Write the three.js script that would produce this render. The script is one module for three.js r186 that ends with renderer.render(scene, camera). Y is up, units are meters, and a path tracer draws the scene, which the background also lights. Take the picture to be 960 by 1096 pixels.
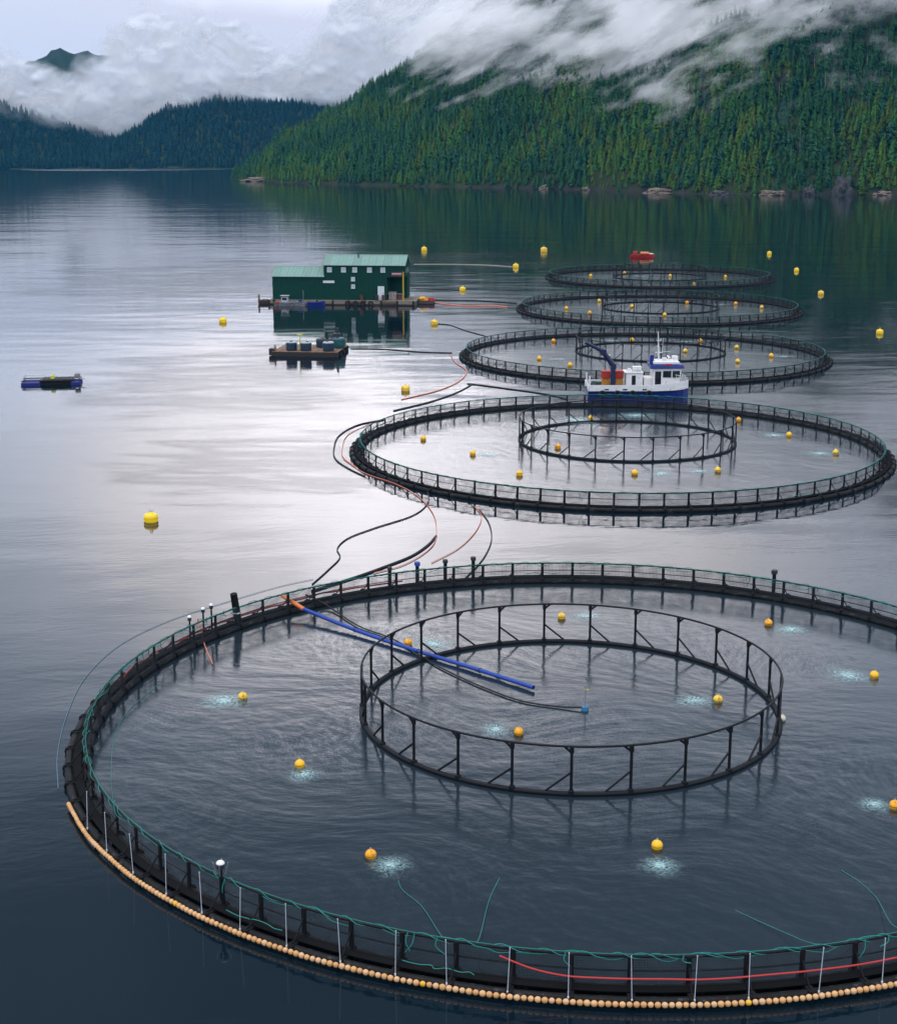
import * as THREE from 'three';
import { mergeGeometries } from 'three/addons/utils/BufferGeometryUtils.js';
import { RoundedBoxGeometry } from 'three/addons/geometries/RoundedBoxGeometry.js';

// ───────────────────────── camera, sky, sun, exposure ─────────────────────────
const scene = new THREE.Scene();
const camera = new THREE.PerspectiveCamera(38.17, 896 / 1024, 0.5, 20000);
camera.position.set(0, 22.54, 0);
camera.rotation.x = -0.238459;
const renderer = new THREE.WebGLRenderer({ antialias: true });
renderer.toneMapping = THREE.LinearToneMapping;
renderer.toneMappingExposure = 1.25;
renderer.shadowMap.enabled = true;

const sun = new THREE.DirectionalLight(0xfff2e4, 1.0);
sun.position.set(-110, 420, -230);
sun.target.position.set(0, 0, -150);
sun.castShadow = true;
sun.shadow.radius = 45;
sun.shadow.mapSize.set(2048, 2048);
Object.assign(sun.shadow.camera, { left: -320, right: 320, top: 320, bottom: -320, near: 10, far: 1200 });
scene.add(sun, sun.target);

// ───────────────────────── noise ─────────────────────────
function rng(seed) { let a = seed >>> 0; return () => { a = (a + 0x6d2b79f5) | 0; let t = Math.imul(a ^ (a >>> 15), 1 | a); t = (t + Math.imul(t ^ (t >>> 7), 61 | t)) ^ t; return ((t ^ (t >>> 14)) >>> 0) / 4294967296; }; }
const PERM = new Uint8Array(512); { const r = rng(77), p = [...Array(256).keys()]; for (let i = 255; i > 0; i--) { const j = Math.floor(r() * (i + 1)); [p[i], p[j]] = [p[j], p[i]]; } for (let i = 0; i < 512; i++) PERM[i] = p[i & 255]; }
const fade = (t) => t * t * t * (t * (t * 6 - 15) + 10), lerp = (a, b, t) => a + (b - a) * t;
const clamp = (x, a = 0, b = 1) => Math.min(b, Math.max(a, x));
const sstep = (a, b, x) => { const t = clamp((x - a) / (b - a)); return t * t * (3 - 2 * t); };
function grad3(h, x, y, z) { h &= 15; const u = h < 8 ? x : y, v = h < 4 ? y : h === 12 || h === 14 ? x : z; return ((h & 1) ? -u : u) + ((h & 2) ? -v : v); }
function noise3(x, y, z) {
  const X = Math.floor(x), Y = Math.floor(y), Z = Math.floor(z); x -= X; y -= Y; z -= Z;
  const a = X & 255, b = Y & 255, c = Z & 255, u = fade(x), v = fade(y), w = fade(z);
  const A = PERM[a] + b, AA = PERM[A & 255] + c, AB = PERM[(A + 1) & 255] + c, B = PERM[(a + 1) & 255] + b, BA = PERM[B & 255] + c, BB = PERM[(B + 1) & 255] + c;
  const P = (i) => PERM[i & 255];
  return lerp(lerp(lerp(grad3(P(AA), x, y, z), grad3(P(BA), x - 1, y, z), u), lerp(grad3(P(AB), x, y - 1, z), grad3(P(BB), x - 1, y - 1, z), u), v),
    lerp(lerp(grad3(P(AA + 1), x, y, z - 1), grad3(P(BA + 1), x - 1, y, z - 1), u), lerp(grad3(P(AB + 1), x, y - 1, z - 1), grad3(P(BB + 1), x - 1, y - 1, z - 1), u), v), w);
}
function fbm(x, y, z, oct = 5, gain = 0.5) { let s = 0, a = 1, n = 0; for (let i = 0; i < oct; i++) { s += a * noise3(x, y, z); n += a; a *= gain; x = x * 2.03 + 11.3; y = y * 2.03 + 5.7; z = z * 2.03 + 3.1; } return s / n; }
function billow(x, y, z, oct = 5) { let s = 0, a = 1, n = 0; for (let i = 0; i < oct; i++) { s += a * (2.6 * Math.abs(noise3(x, y, z)) - 0.1); n += a; a *= 0.5; x = x * 2.05 + 7.3; y = y * 2.05 + 1.7; z = z * 2.05 + 9.1; } return s / n; }
// periodic 2-D noise for tiles: cells px by py
function tile2(u, v, px, py, seed) {
  const x = u * px, y = v * py, X = Math.floor(x), Y = Math.floor(y), fx = x - X, fy = y - Y, w = (n, m) => ((n % m) + m) % m;
  const h = (i, j) => PERM[(PERM[(w(i, px) + seed * 31) & 255] + w(j, py) * 7 + seed * 13) & 255];
  const g = (k, a, b) => { const t = k * 0.0245436926; return Math.cos(t) * a + Math.sin(t) * b; };
  const p = fade(fx), q = fade(fy);
  return lerp(lerp(g(h(X, Y), fx, fy), g(h(X + 1, Y), fx - 1, fy), p), lerp(g(h(X, Y + 1), fx, fy - 1), g(h(X + 1, Y + 1), fx - 1, fy - 1), p), q);
}
const mix3 = (a, b, t) => a.map((v, i) => lerp(v, b[i], t));
const interp = (pts, x) => { if (x <= pts[0][0]) return pts[0][1]; for (let i = 1; i < pts.length; i++) if (x <= pts[i][0]) return lerp(pts[i - 1][1], pts[i][1], (x - pts[i - 1][0]) / (pts[i][0] - pts[i - 1][0])); return pts[pts.length - 1][1]; };

// ───────────────────────── overcast sky ─────────────────────────
{
  const W = 4096, H = 2048, data = new Float32Array(W * H * 4), DEG = 180 / Math.PI;
  for (let row = H / 2 - 2; row < H; row++) {
    const el = ((row + 0.5) / H - 0.5) * Math.PI, e = el * DEG, y = Math.max(Math.sin(el), 0.0);
    const coarse = e > 36 ? 8 : e > 20 ? 4 : 2;
    for (let col = 0; col < W; col += coarse) {
      const round = ((col + coarse / 2) / W - 0.5) * 2 * Math.PI, x = Math.cos(round) * Math.cos(el), z = Math.sin(round) * Math.cos(el);
      let az = (round + Math.PI / 2) * DEG; if (az > 180) az -= 360; if (az < -180) az += 360;
      const k = 1 / (y + 0.16), px = x * k, pz = z * k;
      const n = fbm(px * 1.1 + 3, pz * 1.1, 0.5, 6, 0.55), b = fbm(x * 9, y * 16, z * 9, 6, 0.56);
      const ahead = Math.exp(-((az / 62) ** 2));
      let L = lerp(1.22, 0.84, ahead) + 0.36 * n;                                             // the even deck of cloud
      L = lerp(L, 0.22 + 0.20 * n + 0.08 * b, ahead * sstep(19, 28, e) * (1 - 0.7 * sstep(58, 80, e)));   // a thick grey deck over the fjord
      const low = sstep(8.5, 4, e);
      L = lerp(L, 0.27 + 0.62 * b + 0.25 * Math.max(0, fbm(x * 22, y * 34, z * 22, 4)), low * 0.85);
      const g = Math.exp(-(((e - 13.5 - 5 * b) / 6.6) ** 2)) * Math.exp(-(((az + 2) / (az < -2 ? 11 : 15)) ** 2));   // cloud thin enough to let the light through
      L += g * (1.95 + 1.2 * b + 0.6 * n);
      L = Math.max(0.16, L);
      const warm = clamp(g * 1.2 + 0.4 * (L - 0.3)), c = mix3(mix3([0.74, 0.91, 1.20], [0.88, 0.91, 1.12], low), [1.015, 0.97, 1.015], warm);
      for (let q = 0; q < coarse; q++) { const i = (row * W + col + q) * 4; data[i] = L * c[0]; data[i + 1] = L * c[1]; data[i + 2] = L * c[2]; data[i + 3] = 1; }
    }
  }
  for (let row = 0; row < H / 2 - 2; row++) for (let col = 0; col < W; col++) { const i = (row * W + col) * 4; data[i] = 0.30; data[i + 1] = 0.34; data[i + 2] = 0.40; data[i + 3] = 1; }
  const sky = new THREE.DataTexture(data, W, H, THREE.RGBAFormat, THREE.FloatType);
  sky.mapping = THREE.EquirectangularReflectionMapping; sky.magFilter = THREE.LinearFilter; sky.needsUpdate = true;
  scene.background = sky; scene.environment = sky;
}
scene.fog = new THREE.FogExp2(new THREE.Color().setRGB(0.09, 0.52, 1.0), 0.000045);

// ───────────────────────── helpers ─────────────────────────
const used = {};
const numbered = (n) => { const k = used[n] = (used[n] ?? -1) + 1; return k ? n + '_' + String(k).padStart(3, '0') : n; };
const col = (r, g, b) => new THREE.Color().setRGB(r, g, b);
function M(name, c, roughness = 0.7, extra = {}) { const m = new THREE.MeshPhysicalMaterial({ roughness, metalness: 0, side: THREE.DoubleSide, ...extra }); m.color.setRGB(...c); m.name = name; return m; }
function mesh(name, geo, m, parent) { const o = new THREE.Mesh(geo, m); o.name = parent ? name : numbered(name); o.castShadow = o.receiveShadow = true; (parent ?? scene).add(o); return o; }
function thing(name, label, category, [x, y, z] = [0, 0, 0], turn = 0, group) { const o = new THREE.Group(); o.name = numbered(name); o.position.set(x, y, z); o.rotation.y = turn; o.userData = { label, category }; if (group) o.userData.group = group; scene.add(o); return o; }
function tag(o, label, category, group, kind) { o.userData = { label, category }; if (group) o.userData.group = group; if (kind) o.userData.kind = kind; return o; }
function copyOf(root, [x, y, z], turn, label) { const r = root.clone(); r.name = numbered(root.name.replace(/_\d{3}$/, '')); r.userData = { ...root.userData }; if (label) r.userData.label = label; r.position.set(x, y, z); r.rotation.y = turn; scene.add(r); return r; }
const flat = (g) => { const o = g.index ? g.toNonIndexed() : g; for (const k of Object.keys(o.attributes)) if (!['position', 'normal', 'uv'].includes(k)) o.deleteAttribute(k); return o; };
const merge = (...gs) => { const l = gs.flat(9).map(flat); return l.length === 1 ? l[0] : mergeGeometries(l); };
const box = (w, h, d, x = 0, y = 0, z = 0, r = 0.02) => (r ? new RoundedBoxGeometry(w, h, d, 1, Math.min(r, w / 2.1, h / 2.1, d / 2.1)) : new THREE.BoxGeometry(w, h, d)).translate(x, y, z);
const cyl = (r0, r1, h, x = 0, y = 0, z = 0, n = 12) => new THREE.CylinderGeometry(r1, r0, h, n).translate(x, y + h / 2, z);
function bar(a, b, r, n = 8, r2 = r) { const A = new THREE.Vector3(...a), B = new THREE.Vector3(...b), d = B.clone().sub(A), g = new THREE.CylinderGeometry(r2, r, d.length(), n); g.applyQuaternion(new THREE.Quaternion().setFromUnitVectors(new THREE.Vector3(0, 1, 0), d.normalize())); return g.translate(...A.add(B).multiplyScalar(0.5).toArray()); }
const tube = (pts, r, n = 8, closed = false, seg) => new THREE.TubeGeometry(new THREE.CatmullRomCurve3(pts.map((p) => new THREE.Vector3(...p)), closed, 'centripetal'), seg ?? pts.length * 6, r, n, closed);
const ringTube = (R, r, y, seg = 160, n = 8) => new THREE.TorusGeometry(R, r, n, seg).rotateX(Math.PI / 2).translate(0, y, 0);
function dataTex(w, h, f, srgb = false) { const d = new Uint8Array(w * h * 4); for (let j = 0; j < h; j++) for (let i = 0; i < w; i++) { const c = f((i + 0.5) / w, (j + 0.5) / h), o = (j * w + i) * 4; d[o] = clamp(c[0]) * 255; d[o + 1] = clamp(c[1]) * 255; d[o + 2] = clamp(c[2]) * 255; d[o + 3] = 255; } const t = new THREE.DataTexture(d, w, h); t.wrapS = t.wrapT = THREE.RepeatWrapping; t.magFilter = THREE.LinearFilter; if (srgb) t.colorSpace = THREE.SRGBColorSpace; t.needsUpdate = true; return t; }

// ───────────────────────── water ─────────────────────────
function rippleMap(size, fx, fy, oct, gain, amp, seed) {          // slopes of a tileable wave field, as a normal map
  const h = new Float32Array(size * size);
  for (let j = 0; j < size; j++) for (let i = 0; i < size; i++) {
    const u = i / size, v = j / size; let s = 0, a = 1;
    for (let o = 0; o < oct; o++) { const k = 2 ** o, n = tile2(u, v, Math.round(fx * k), Math.round(fy * k), seed + o * 3); s += a * (o < 2 ? n : 0.5 - Math.abs(n)); a *= gain; }
    h[j * size + i] = s;
  }
  const at = (i, j) => h[((j + size) % size) * size + ((i + size) % size)];
  return dataTex(size, size, (u, v) => { const i = Math.floor(u * size), j = Math.floor(v * size); return [0.5 - 0.5 * amp * (at(i + 1, j) - at(i - 1, j)), 0.5 - 0.5 * amp * (at(i, j + 1) - at(i, j - 1)), 1]; });
}
function scaled(t, metresU, metresV = metresU, turn = 0) { const c = t.clone(); c.repeat.set(1 / metresU, 1 / metresV); c.rotation = turn; c.needsUpdate = true; return c; }
const calmRipples = rippleMap(1024, 5, 13, 6, 0.62, 9, 2), penRipples = rippleMap(1024, 7, 9, 6, 0.66, 9, 11);
const swell = dataTex(1024, 1024, (u, v) => { const n = 0.6 * tile2(u, v, 5, 9, 21) + 0.3 * tile2(u, v, 11, 23, 22) + 0.2 * tile2(u, v, 29, 61, 23); return [0.5 + 0.6 * n, 0, 0]; });
const WATER = { ior: 1.42, specularIntensity: 1 };
const waterMat = M('water', [0.003, 0.010, 0.016], 0.05, { ...WATER, normalMap: scaled(calmRipples, 46, 46, 0.12), normalScale: new THREE.Vector2(0.012, 0.012), bumpMap: scaled(swell, 260, 260, -0.1), bumpScale: 0.15 });
const penWaterMat = M('pen_water', [0.014, 0.024, 0.031], 0.10, { ...WATER, normalMap: scaled(penRipples, 4.3, 4.3, 0.3), normalScale: new THREE.Vector2(0.042, 0.042), bumpMap: scaled(swell, 47, 47, 0.4), bumpScale: 0.045 });
const windMat = M('ruffled_water', [0.003, 0.010, 0.016], 0.25, { ...WATER, normalMap: scaled(penRipples, 30, 30), normalScale: new THREE.Vector2(0.3, 0.3) });
function sheet(pts, y, uvScale = 1) {                              // a flat sheet from an outline, uv in metres
  const s = new THREE.Shape(pts.map(([x, z]) => new THREE.Vector2(x, -z))), g = new THREE.ShapeGeometry(s).rotateX(-Math.PI / 2).translate(0, y, 0);
  return g;
}
const structure = (o) => { o.userData.kind = 'structure'; return o; };
structure(mesh('water', sheet([[-3500, 250], [3500, 250], [3500, -5200], [-3500, -5200]], 0), waterMat));
{
  const up = [], down = [], r = rng(5);
  for (let i = 0; i <= 40; i++) { const x = -575 + 275 * i / 40; up.push([x, -2110 + 10 * noise3(i * 0.4, 1, 1)]); down.unshift([x, -1895 - 150 * Math.abs(2 * i / 40 - 1) ** 3 + 30 * noise3(i * 0.7, 4, 2)]); }
  structure(mesh('ruffled_water', sheet([...down.reverse(), ...up.reverse()], 0.03), windMat));
}

// lanes where a breath of wind ruffles the water; the thinning at their edges is fewer ripples
const laneTex = dataTex(512, 256, (u, v) => { const x = u * 2 - 1, y = v * 2 - 1, a = sstep(0.0, 0.85, fbm(u * 3, v * 14, 3.3, 4, 0.5) + 0.55 - 0.75 * Math.hypot(x, y) ** 2); return [a, a, a]; }); laneTex.wrapS = laneTex.wrapT = THREE.ClampToEdgeWrapping;
const laneMat = M('wind_lane', [0.003, 0.010, 0.016], 0.06, { ...WATER, normalMap: scaled(calmRipples, 31, 31, 0.2), normalScale: new THREE.Vector2(0.03, 0.03), transparent: true, alphaMap: laneTex });
for (const [x, z, w, d, turn] of [[-24, -150, 34, 70, 0.05], [-14, -108, 26, 34, -0.1], [-48, -270, 70, 120, 0.1], [42, -96, 26, 30, 0.2], [8, -330, 70, 70, -0.05]]) { const g = new THREE.PlaneGeometry(w, d, 1, 1).rotateX(-Math.PI / 2), o = structure(mesh('water', g, laneMatFor(w, d))); o.position.set(x, 0.004, z); o.rotation.y = turn; }
function laneMatFor(w, d) { const m = laneMat.clone(); m.normalMap = calmRipples.clone(); m.normalMap.repeat.set(w / 27, d / 27); m.normalMap.needsUpdate = true; return m; }

// ───────────────────────── land ─────────────────────────
function signedDistance(poly, x, z) { let best = 1e9, inside = false; for (let i = 0, j = poly.length - 1; i < poly.length; j = i++) { const [ax, az] = poly[j], [bx, bz] = poly[i], dx = bx - ax, dz = bz - az, t = clamp(((x - ax) * dx + (z - az) * dz) / (dx * dx + dz * dz)); best = Math.min(best, Math.hypot(x - ax - t * dx, z - az - t * dz)); if ((az > z) !== (bz > z) && x < ((bx - ax) * (z - az)) / (bz - az) + ax) inside = !inside; } return inside ? best : -best; }
const nearShore = [[-187, -1298], [-160, -1232], [-137, -1176], [-112, -1140], [-88, -1106], [-52, -1052], [0, -1016], [34, -985], [70, -940], [96, -905], [119, -874], [138, -838], [161, -816], [205, -824], [242, -816], [300, -790], [420, -745], [620, -690], [980, -640]];
const nearLand = [...nearShore, [1500, -640], [1500, -2600], [560, -2600], [150, -2050], [-30, -1660], [-150, -1440], [-184, -1345]];
function nearHeight(x, z) {
  const wob = 14 * noise3(x / 60, 0.3, z / 60) + 5 * noise3(x / 17, 2.3, z / 17), d = signedDistance(nearLand, x, z) + wob * 0.5;
  if (d < 0) return Math.max(-6, d * 0.5);
  const face = 470 * (1 - Math.exp(-0.92 * d / 470)) * lerp(0.74, 1, sstep(-50, 130, x)), fold = 1 + 0.16 * fbm(x / 150, 7.7, z / 150, 4) + 0.35 * fbm(x / 330, 1.2, z / 330, 3);
  return Math.min(1.6, d * 0.45) + Math.max(0, (face - 1) * fold) + clamp(d / 60) * 9 * fbm(x / 42, 3.1, z / 42, 3);
}
const farLand = [[-1900, -1450], [-760, -1560], [-500, -1640], [-540, -1740], [-680, -1960], [-585, -2070], [-420, -2112], [-300, -2105], [-120, -2090], [100, -2160], [700, -2300], [700, -4800], [-2400, -4800]];
const ridge = [[-1400, 170], [-900, 150], [-758, 108], [-711, 90], [-663, 76], [-600, 60], [-560, 40], [-530, 32], [-500, 46], [-442, 88], [-363, 102], [-284, 92], [-253, 88], [-126, 76], [60, 90], [700, 140]];
function farHeight(x, z) {
  const d = signedDistance(farLand, x, z) + 9 * noise3(x / 70, 5.3, z / 70);
  if (d < 0) return Math.max(-8, d * 0.5);
  const rx = x * 2500 / Math.max(1500, -z), R = interp(ridge, x) * (1 + 0.10 * fbm(x / 60, 0.5, z / 60, 3));
  const first = R * sstep(0, 1, clamp(d / 360)) * (1 - 0.55 * sstep(-2650, -3000, z)) ;
  const head = z > -2000 ? Math.min(1, 0.35 + 0.004 * d) : 1;
  const px = (x + 850) / 320, pz = (z + 3650) / 330, peak = 170 * Math.exp(-(px * px + pz * pz)) * (1 + 0.6 * fbm(x / 110, 9.1, z / 110, 6)), p2 = 150 * Math.exp(-(((x + 330) / 420) ** 2 + ((z + 3900) / 420) ** 2));
  return Math.min(1, d * 0.3) + first * head + Math.max(peak, p2) + clamp(d / 80) * 8 * fbm(x / 45, 6.4, z / 45, 3);
}
function land(x0, x1, z0, z1, nx, nz, f, color) {
  const pos = new Float32Array((nx + 1) * (nz + 1) * 3), colr = new Float32Array((nx + 1) * (nz + 1) * 3), uv = new Float32Array((nx + 1) * (nz + 1) * 2), idx = [];
  for (let j = 0; j <= nz; j++) for (let i = 0; i <= nx; i++) {
    const k = j * (nx + 1) + i, x = lerp(x0, x1, i / nx), z = lerp(z0, z1, (j / nz) ** 1.35), y = f(x, z);
    pos.set([x, y, z], k * 3); uv.set([x, z], k * 2); colr.set(color(x, y, z), k * 3);
    if (i < nx && j < nz) { const a = k, b = k + 1, c = k + nx + 1, d = c + 1; idx.push(a, b, c, b, d, c); }
  }
  const g = new THREE.BufferGeometry(); g.setAttribute('position', new THREE.BufferAttribute(pos, 3)); g.setAttribute('color', new THREE.BufferAttribute(colr, 3)); g.setAttribute('uv', new THREE.BufferAttribute(uv, 2)); g.setIndex(idx); g.computeVertexNormals(); return g;
}
const landMat = M('forest_floor', [1, 1, 1], 0.95, { vertexColors: true, specularIntensity: 0.1 });
const floorTint = (x, y, z) => { const n = noise3(x / 9, y / 5, z / 9), rock = y < 0.55 + 0.9 * n ? 1 : fbm(x / 24, y / 16, z / 24, 4) > 0.34 ? 0.8 : 0; return mix3(mix3([0.018, 0.030, 0.014], [0.035, 0.045, 0.018], 0.5 + n), mix3([0.045, 0.040, 0.033], [0.022, 0.022, 0.021], 0.5 + n), rock); };
structure(mesh('mountain', land(-260, 1100, -630, -2300, 230, 230, nearHeight, floorTint), landMat));
structure(mesh('mountain', land(-1900, 500, -1440, -4600, 220, 170, farHeight, floorTint), landMat));

// ───────────────────────── conifers ─────────────────────────
function crownGeometry(seed, tiers, blades, spread, droop) {       // tiers of drooping boughs round a straight stem, 1 unit tall
  const r = rng(seed), p = [], nrm = [], uv = [];
  const tri = (a, b, c) => { p.push(...a, ...b, ...c); const u = new THREE.Vector3(b[0] - a[0], b[1] - a[1], b[2] - a[2]).cross(new THREE.Vector3(c[0] - a[0], c[1] - a[1], c[2] - a[2])).normalize(); if (u.y < 0) u.negate(); for (let i = 0; i < 3; i++) { nrm.push(u.x, u.y, u.z); uv.push(0, 0); } };
  for (let t = 0; t < tiers; t++) {
    const f = t / (tiers - 1), y0 = 0.10 + 0.86 * Math.pow(f, 0.9), R = spread * (Math.pow(1 - f, 0.75) + 0.07) * (0.7 + 0.5 * r()), n = Math.max(4, Math.round(blades * (1 - 0.5 * f))), off = r() * 6.28;
    for (let b = 0; b < n; b++) {
      if (r() < 0.1) continue;
      const a = off + b / n * 6.283 + (r() - 0.5) * 0.5, L = R * (0.65 + 0.6 * r()), w = 0.42 * R + 0.012, c = Math.cos(a), s = Math.sin(a), dy = -droop * L * (0.6 + 0.8 * r());
      const root = [0, y0 + 0.045, 0], tip = [c * L, y0 + dy, s * L], m = 0.55, l = [c * L * m - s * w * 0.6, y0 + dy * 0.35 + 0.012, s * L * m + c * w * 0.6], q = [c * L * m + s * w * 0.6, y0 + dy * 0.35 - 0.012, s * L * m - c * w * 0.6];
      tri(root, l, tip); tri(root, tip, q);
    }
  }
  tri([-0.02, 0.94, 0], [0.02, 0.94, 0.01], [0, 1.03, 0]); tri([0, 0.94, -0.02], [0, 0.94, 0.02], [0, 1.03, 0]);
  const g = new THREE.BufferGeometry(); g.setAttribute('position', new THREE.Float32BufferAttribute(p, 3)); g.setAttribute('normal', new THREE.Float32BufferAttribute(nrm, 3)); g.setAttribute('uv', new THREE.Float32BufferAttribute(uv, 2)); return g;
}
const crowns = [crownGeometry(1, 12, 11, 0.30, 0.5), crownGeometry(2, 14, 10, 0.23, 0.6), crownGeometry(3, 10, 11, 0.36, 0.35), crownGeometry(4, 13, 10, 0.27, 0.35)];
const trunkGeo = new THREE.CylinderGeometry(0.004, 0.016, 1, 5).translate(0, 0.5, 0);
const snagGeo = merge(new THREE.CylinderGeometry(0.006, 0.02, 1, 5).translate(0, 0.5, 0), [[0.1, 0.6, 0.05], [-0.09, 0.7, 0.03], [0.03, 0.52, -0.1], [-0.05, 0.82, -0.06]].map(([x, y, z]) => bar([0, y - 0.02, 0], [x, y, z], 0.006, 4, 0.002)));
const needleMat = M('needles', [1, 1, 1], 0.85, { specularIntensity: 0.3 }), barkMat = M('bark', [0.09, 0.075, 0.06], 0.9), snagMat = M('dead_wood', [0.22, 0.20, 0.18], 0.9);
const greens = [[0.025, 0.094, 0.030], [0.042, 0.125, 0.024], [0.070, 0.150, 0.018], [0.092, 0.150, 0.016], [0.014, 0.064, 0.032], [0.008, 0.042, 0.042]];  // the last green has blue distance haze mixed into its colour
const spots = [];
{
  const r = rng(314);
  for (let x = -250; x < 620; x += 3.3) for (let z = -700; z > -1560; z -= 3.3) {
    const X = x + (r() - 0.5) * 3.4, Z = z + (r() - 0.5) * 3.4, u = X / -Z, q = r(), q2 = r(), q3 = r();
    if (u > 0.345 || u < -0.2) continue;
    const d = signedDistance(nearLand, X, Z); if (d < -14 || d > 270 || q < 0.1) continue;
    const y = nearHeight(X, Z); if (y < 0.35 || fbm(X / 24, y / 16, Z / 24, 4) > 0.36) continue;
    const patch = fbm(X / 70, 8.2, Z / 70, 3) * 1.7 - 0.04 + 0.20 * sstep(62, 8, y) * sstep(-60, 120, X), old = noise3(X / 30, 1.1, Z / 30);
    const h = (5.2 + 6.5 * q2 * q2 + 4 * old + 2 * q3) * (d < 12 ? 0.75 : 1);
    let k = q3 < 0.5 + patch ? (patch > 0.02 && q2 < 0.55 ? 2 : 1) : q3 > 0.8 ? 4 : 0; if (patch > 0.12 && q3 < 0.35) k = 3;
    spots.push({ x: X, y: y - 0.3, z: Z, h: Math.max(3.4, q2 > 0.982 ? h * 0.7 : h), k, v: Math.floor(q * 97) % 4, a: q2 * 6.28, t: 0.75 + 0.55 * q3, dist: Math.hypot(X, Z), snag: q2 > 0.982 });
  }
  for (let x = -1000; x < -20; x += 7.5) for (let z = -1600; z > -2640; z -= 8) {
    const X = x + (r() - 0.5) * 7, Z = z + (r() - 0.5) * 7, u = X / -Z, q = r(), q2 = r();
    if (u < -0.34 || q < 0.1) continue;
    const d = signedDistance(farLand, X, Z); if (d < 4) continue;
    const y = farHeight(X, Z); if (y < 1) continue;
    spots.push({ x: X, y: y - 0.4, z: Z, h: 8 + 7 * q2 * q2 + 3 * q, k: q < 0.2 ? 4 : 5, v: Math.floor(q * 97) % 4, a: q2 * 6.28, t: 0.7 + 0.4 * q2, dist: Math.hypot(X, Z), snag: false });  // far trees mostly take the haze-tinted green
  }
}
spots.sort((a, b) => a.dist - b.dist);
const inFrame = (s) => Math.abs(s.x / -s.z) < 0.315 && s.y + s.h < 22 + 0.115 * -s.z;
const single = new Set(spots.filter((s) => !s.snag && inFrame(s)).slice(0, 300));
{
  const crownMats = greens.map((c, i) => [0.8, 1, 1.2].map((t) => M('needles_' + i, c.map((v) => v * t), 0.85, { specularIntensity: 0.3 })));
  for (const s of single) {
    const yellow = s.k === 3 || s.k === 2;
    const t = thing('conifer_tree', yellow ? 'yellow-green conifer standing along the rocky shore under the mountain' : 'dark green conifer standing along the rocky shore under the mountain', 'tree', [s.x, s.y, s.z], s.a, yellow ? 'yellow-green shore trees' : 'dark green shore trees');
    t.scale.set(s.h, s.h, s.h);
    mesh('crown', crowns[s.v], crownMats[s.k][Math.min(2, Math.floor((s.t - 0.75) * 5.4))], t); mesh('trunk', trunkGeo, barkMat, t);
  }
  const rest = spots.filter((s) => !single.has(s)), m4 = new THREE.Matrix4(), qt = new THREE.Quaternion(), UP = new THREE.Vector3(0, 1, 0);
  const put = (name, geo, mat, list, tint) => { const im = new THREE.InstancedMesh(geo, mat, list.length); im.name = numbered(name); im.userData.kind = 'stuff'; im.castShadow = im.receiveShadow = true; list.forEach((s, i) => { im.setMatrixAt(i, m4.compose(new THREE.Vector3(s.x, s.y, s.z), qt.setFromAxisAngle(UP, s.a), new THREE.Vector3(s.h * (0.85 + 0.3 * ((i * 37 % 11) / 11)), s.h, s.h))); if (tint) im.setColorAt(i, col(...greens[s.k].map((v) => v * s.t))); }); scene.add(im); return im; };
  for (let v = 0; v < 4; v++) {
    const nearRest = rest.filter((s) => s.v === v && !s.snag && s.z > -1770 && s.x > -260 * (s.z > -1500 ? 1 : 0.6)), farRest = rest.filter((s) => s.v === v && !s.snag && !nearRest.includes(s));
    tag(put('forest', crowns[v], needleMat, nearRest, true), 'dense conifer forest covering the steep mountainside', 'forest', 'mountainside forest', 'stuff');
    tag(put('forest', crowns[v], needleMat, farRest, true), 'dark distant forest on the far ridge at the fjord head', 'forest', 'far ridge forest', 'stuff');
  }
  tag(put('dead_trees', snagGeo, snagMat, rest.filter((s) => s.snag), false), 'bare grey dead tree trunks scattered through the mountainside forest', 'dead trees', null, 'stuff');
  console.log('trees', spots.length, single.size);
}

// rocks along the shore
function rockGeometry(seed, w, h, d, rough = 0.3, det = 4) { const g = new THREE.IcosahedronGeometry(1, det), p = g.attributes.position; for (let i = 0; i < p.count; i++) { const x = p.getX(i), y = p.getY(i), z = p.getZ(i), n = 1 + rough * fbm(x * 1.3 + seed, y * 1.3, z * 1.3, 4) * 2 + 0.12 * Math.floor(3 * noise3(x * 2 + seed, y * 3, z * 2)); p.setXYZ(i, x * w * n, y * h * n, z * d * n); } g.computeVertexNormals(); return g; }
const rockTex = dataTex(256, 256, (u, v) => { const n = 0.5 + tile2(u, v, 9, 9, 4) * 0.6 + tile2(u, v, 37, 37, 5) * 0.35; return [0.55 + 0.45 * n, 0.53 + 0.43 * n, 0.5 + 0.42 * n]; }, true);
const paleRock = M('pale_rock', [0.25, 0.205, 0.165], 0.9, { map: rockTex, bumpMap: rockTex, bumpScale: 0.2 }), greyRock = M('grey_rock', [0.085, 0.085, 0.09], 0.9, { map: rockTex, bumpMap: rockTex, bumpScale: 0.3 });
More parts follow.
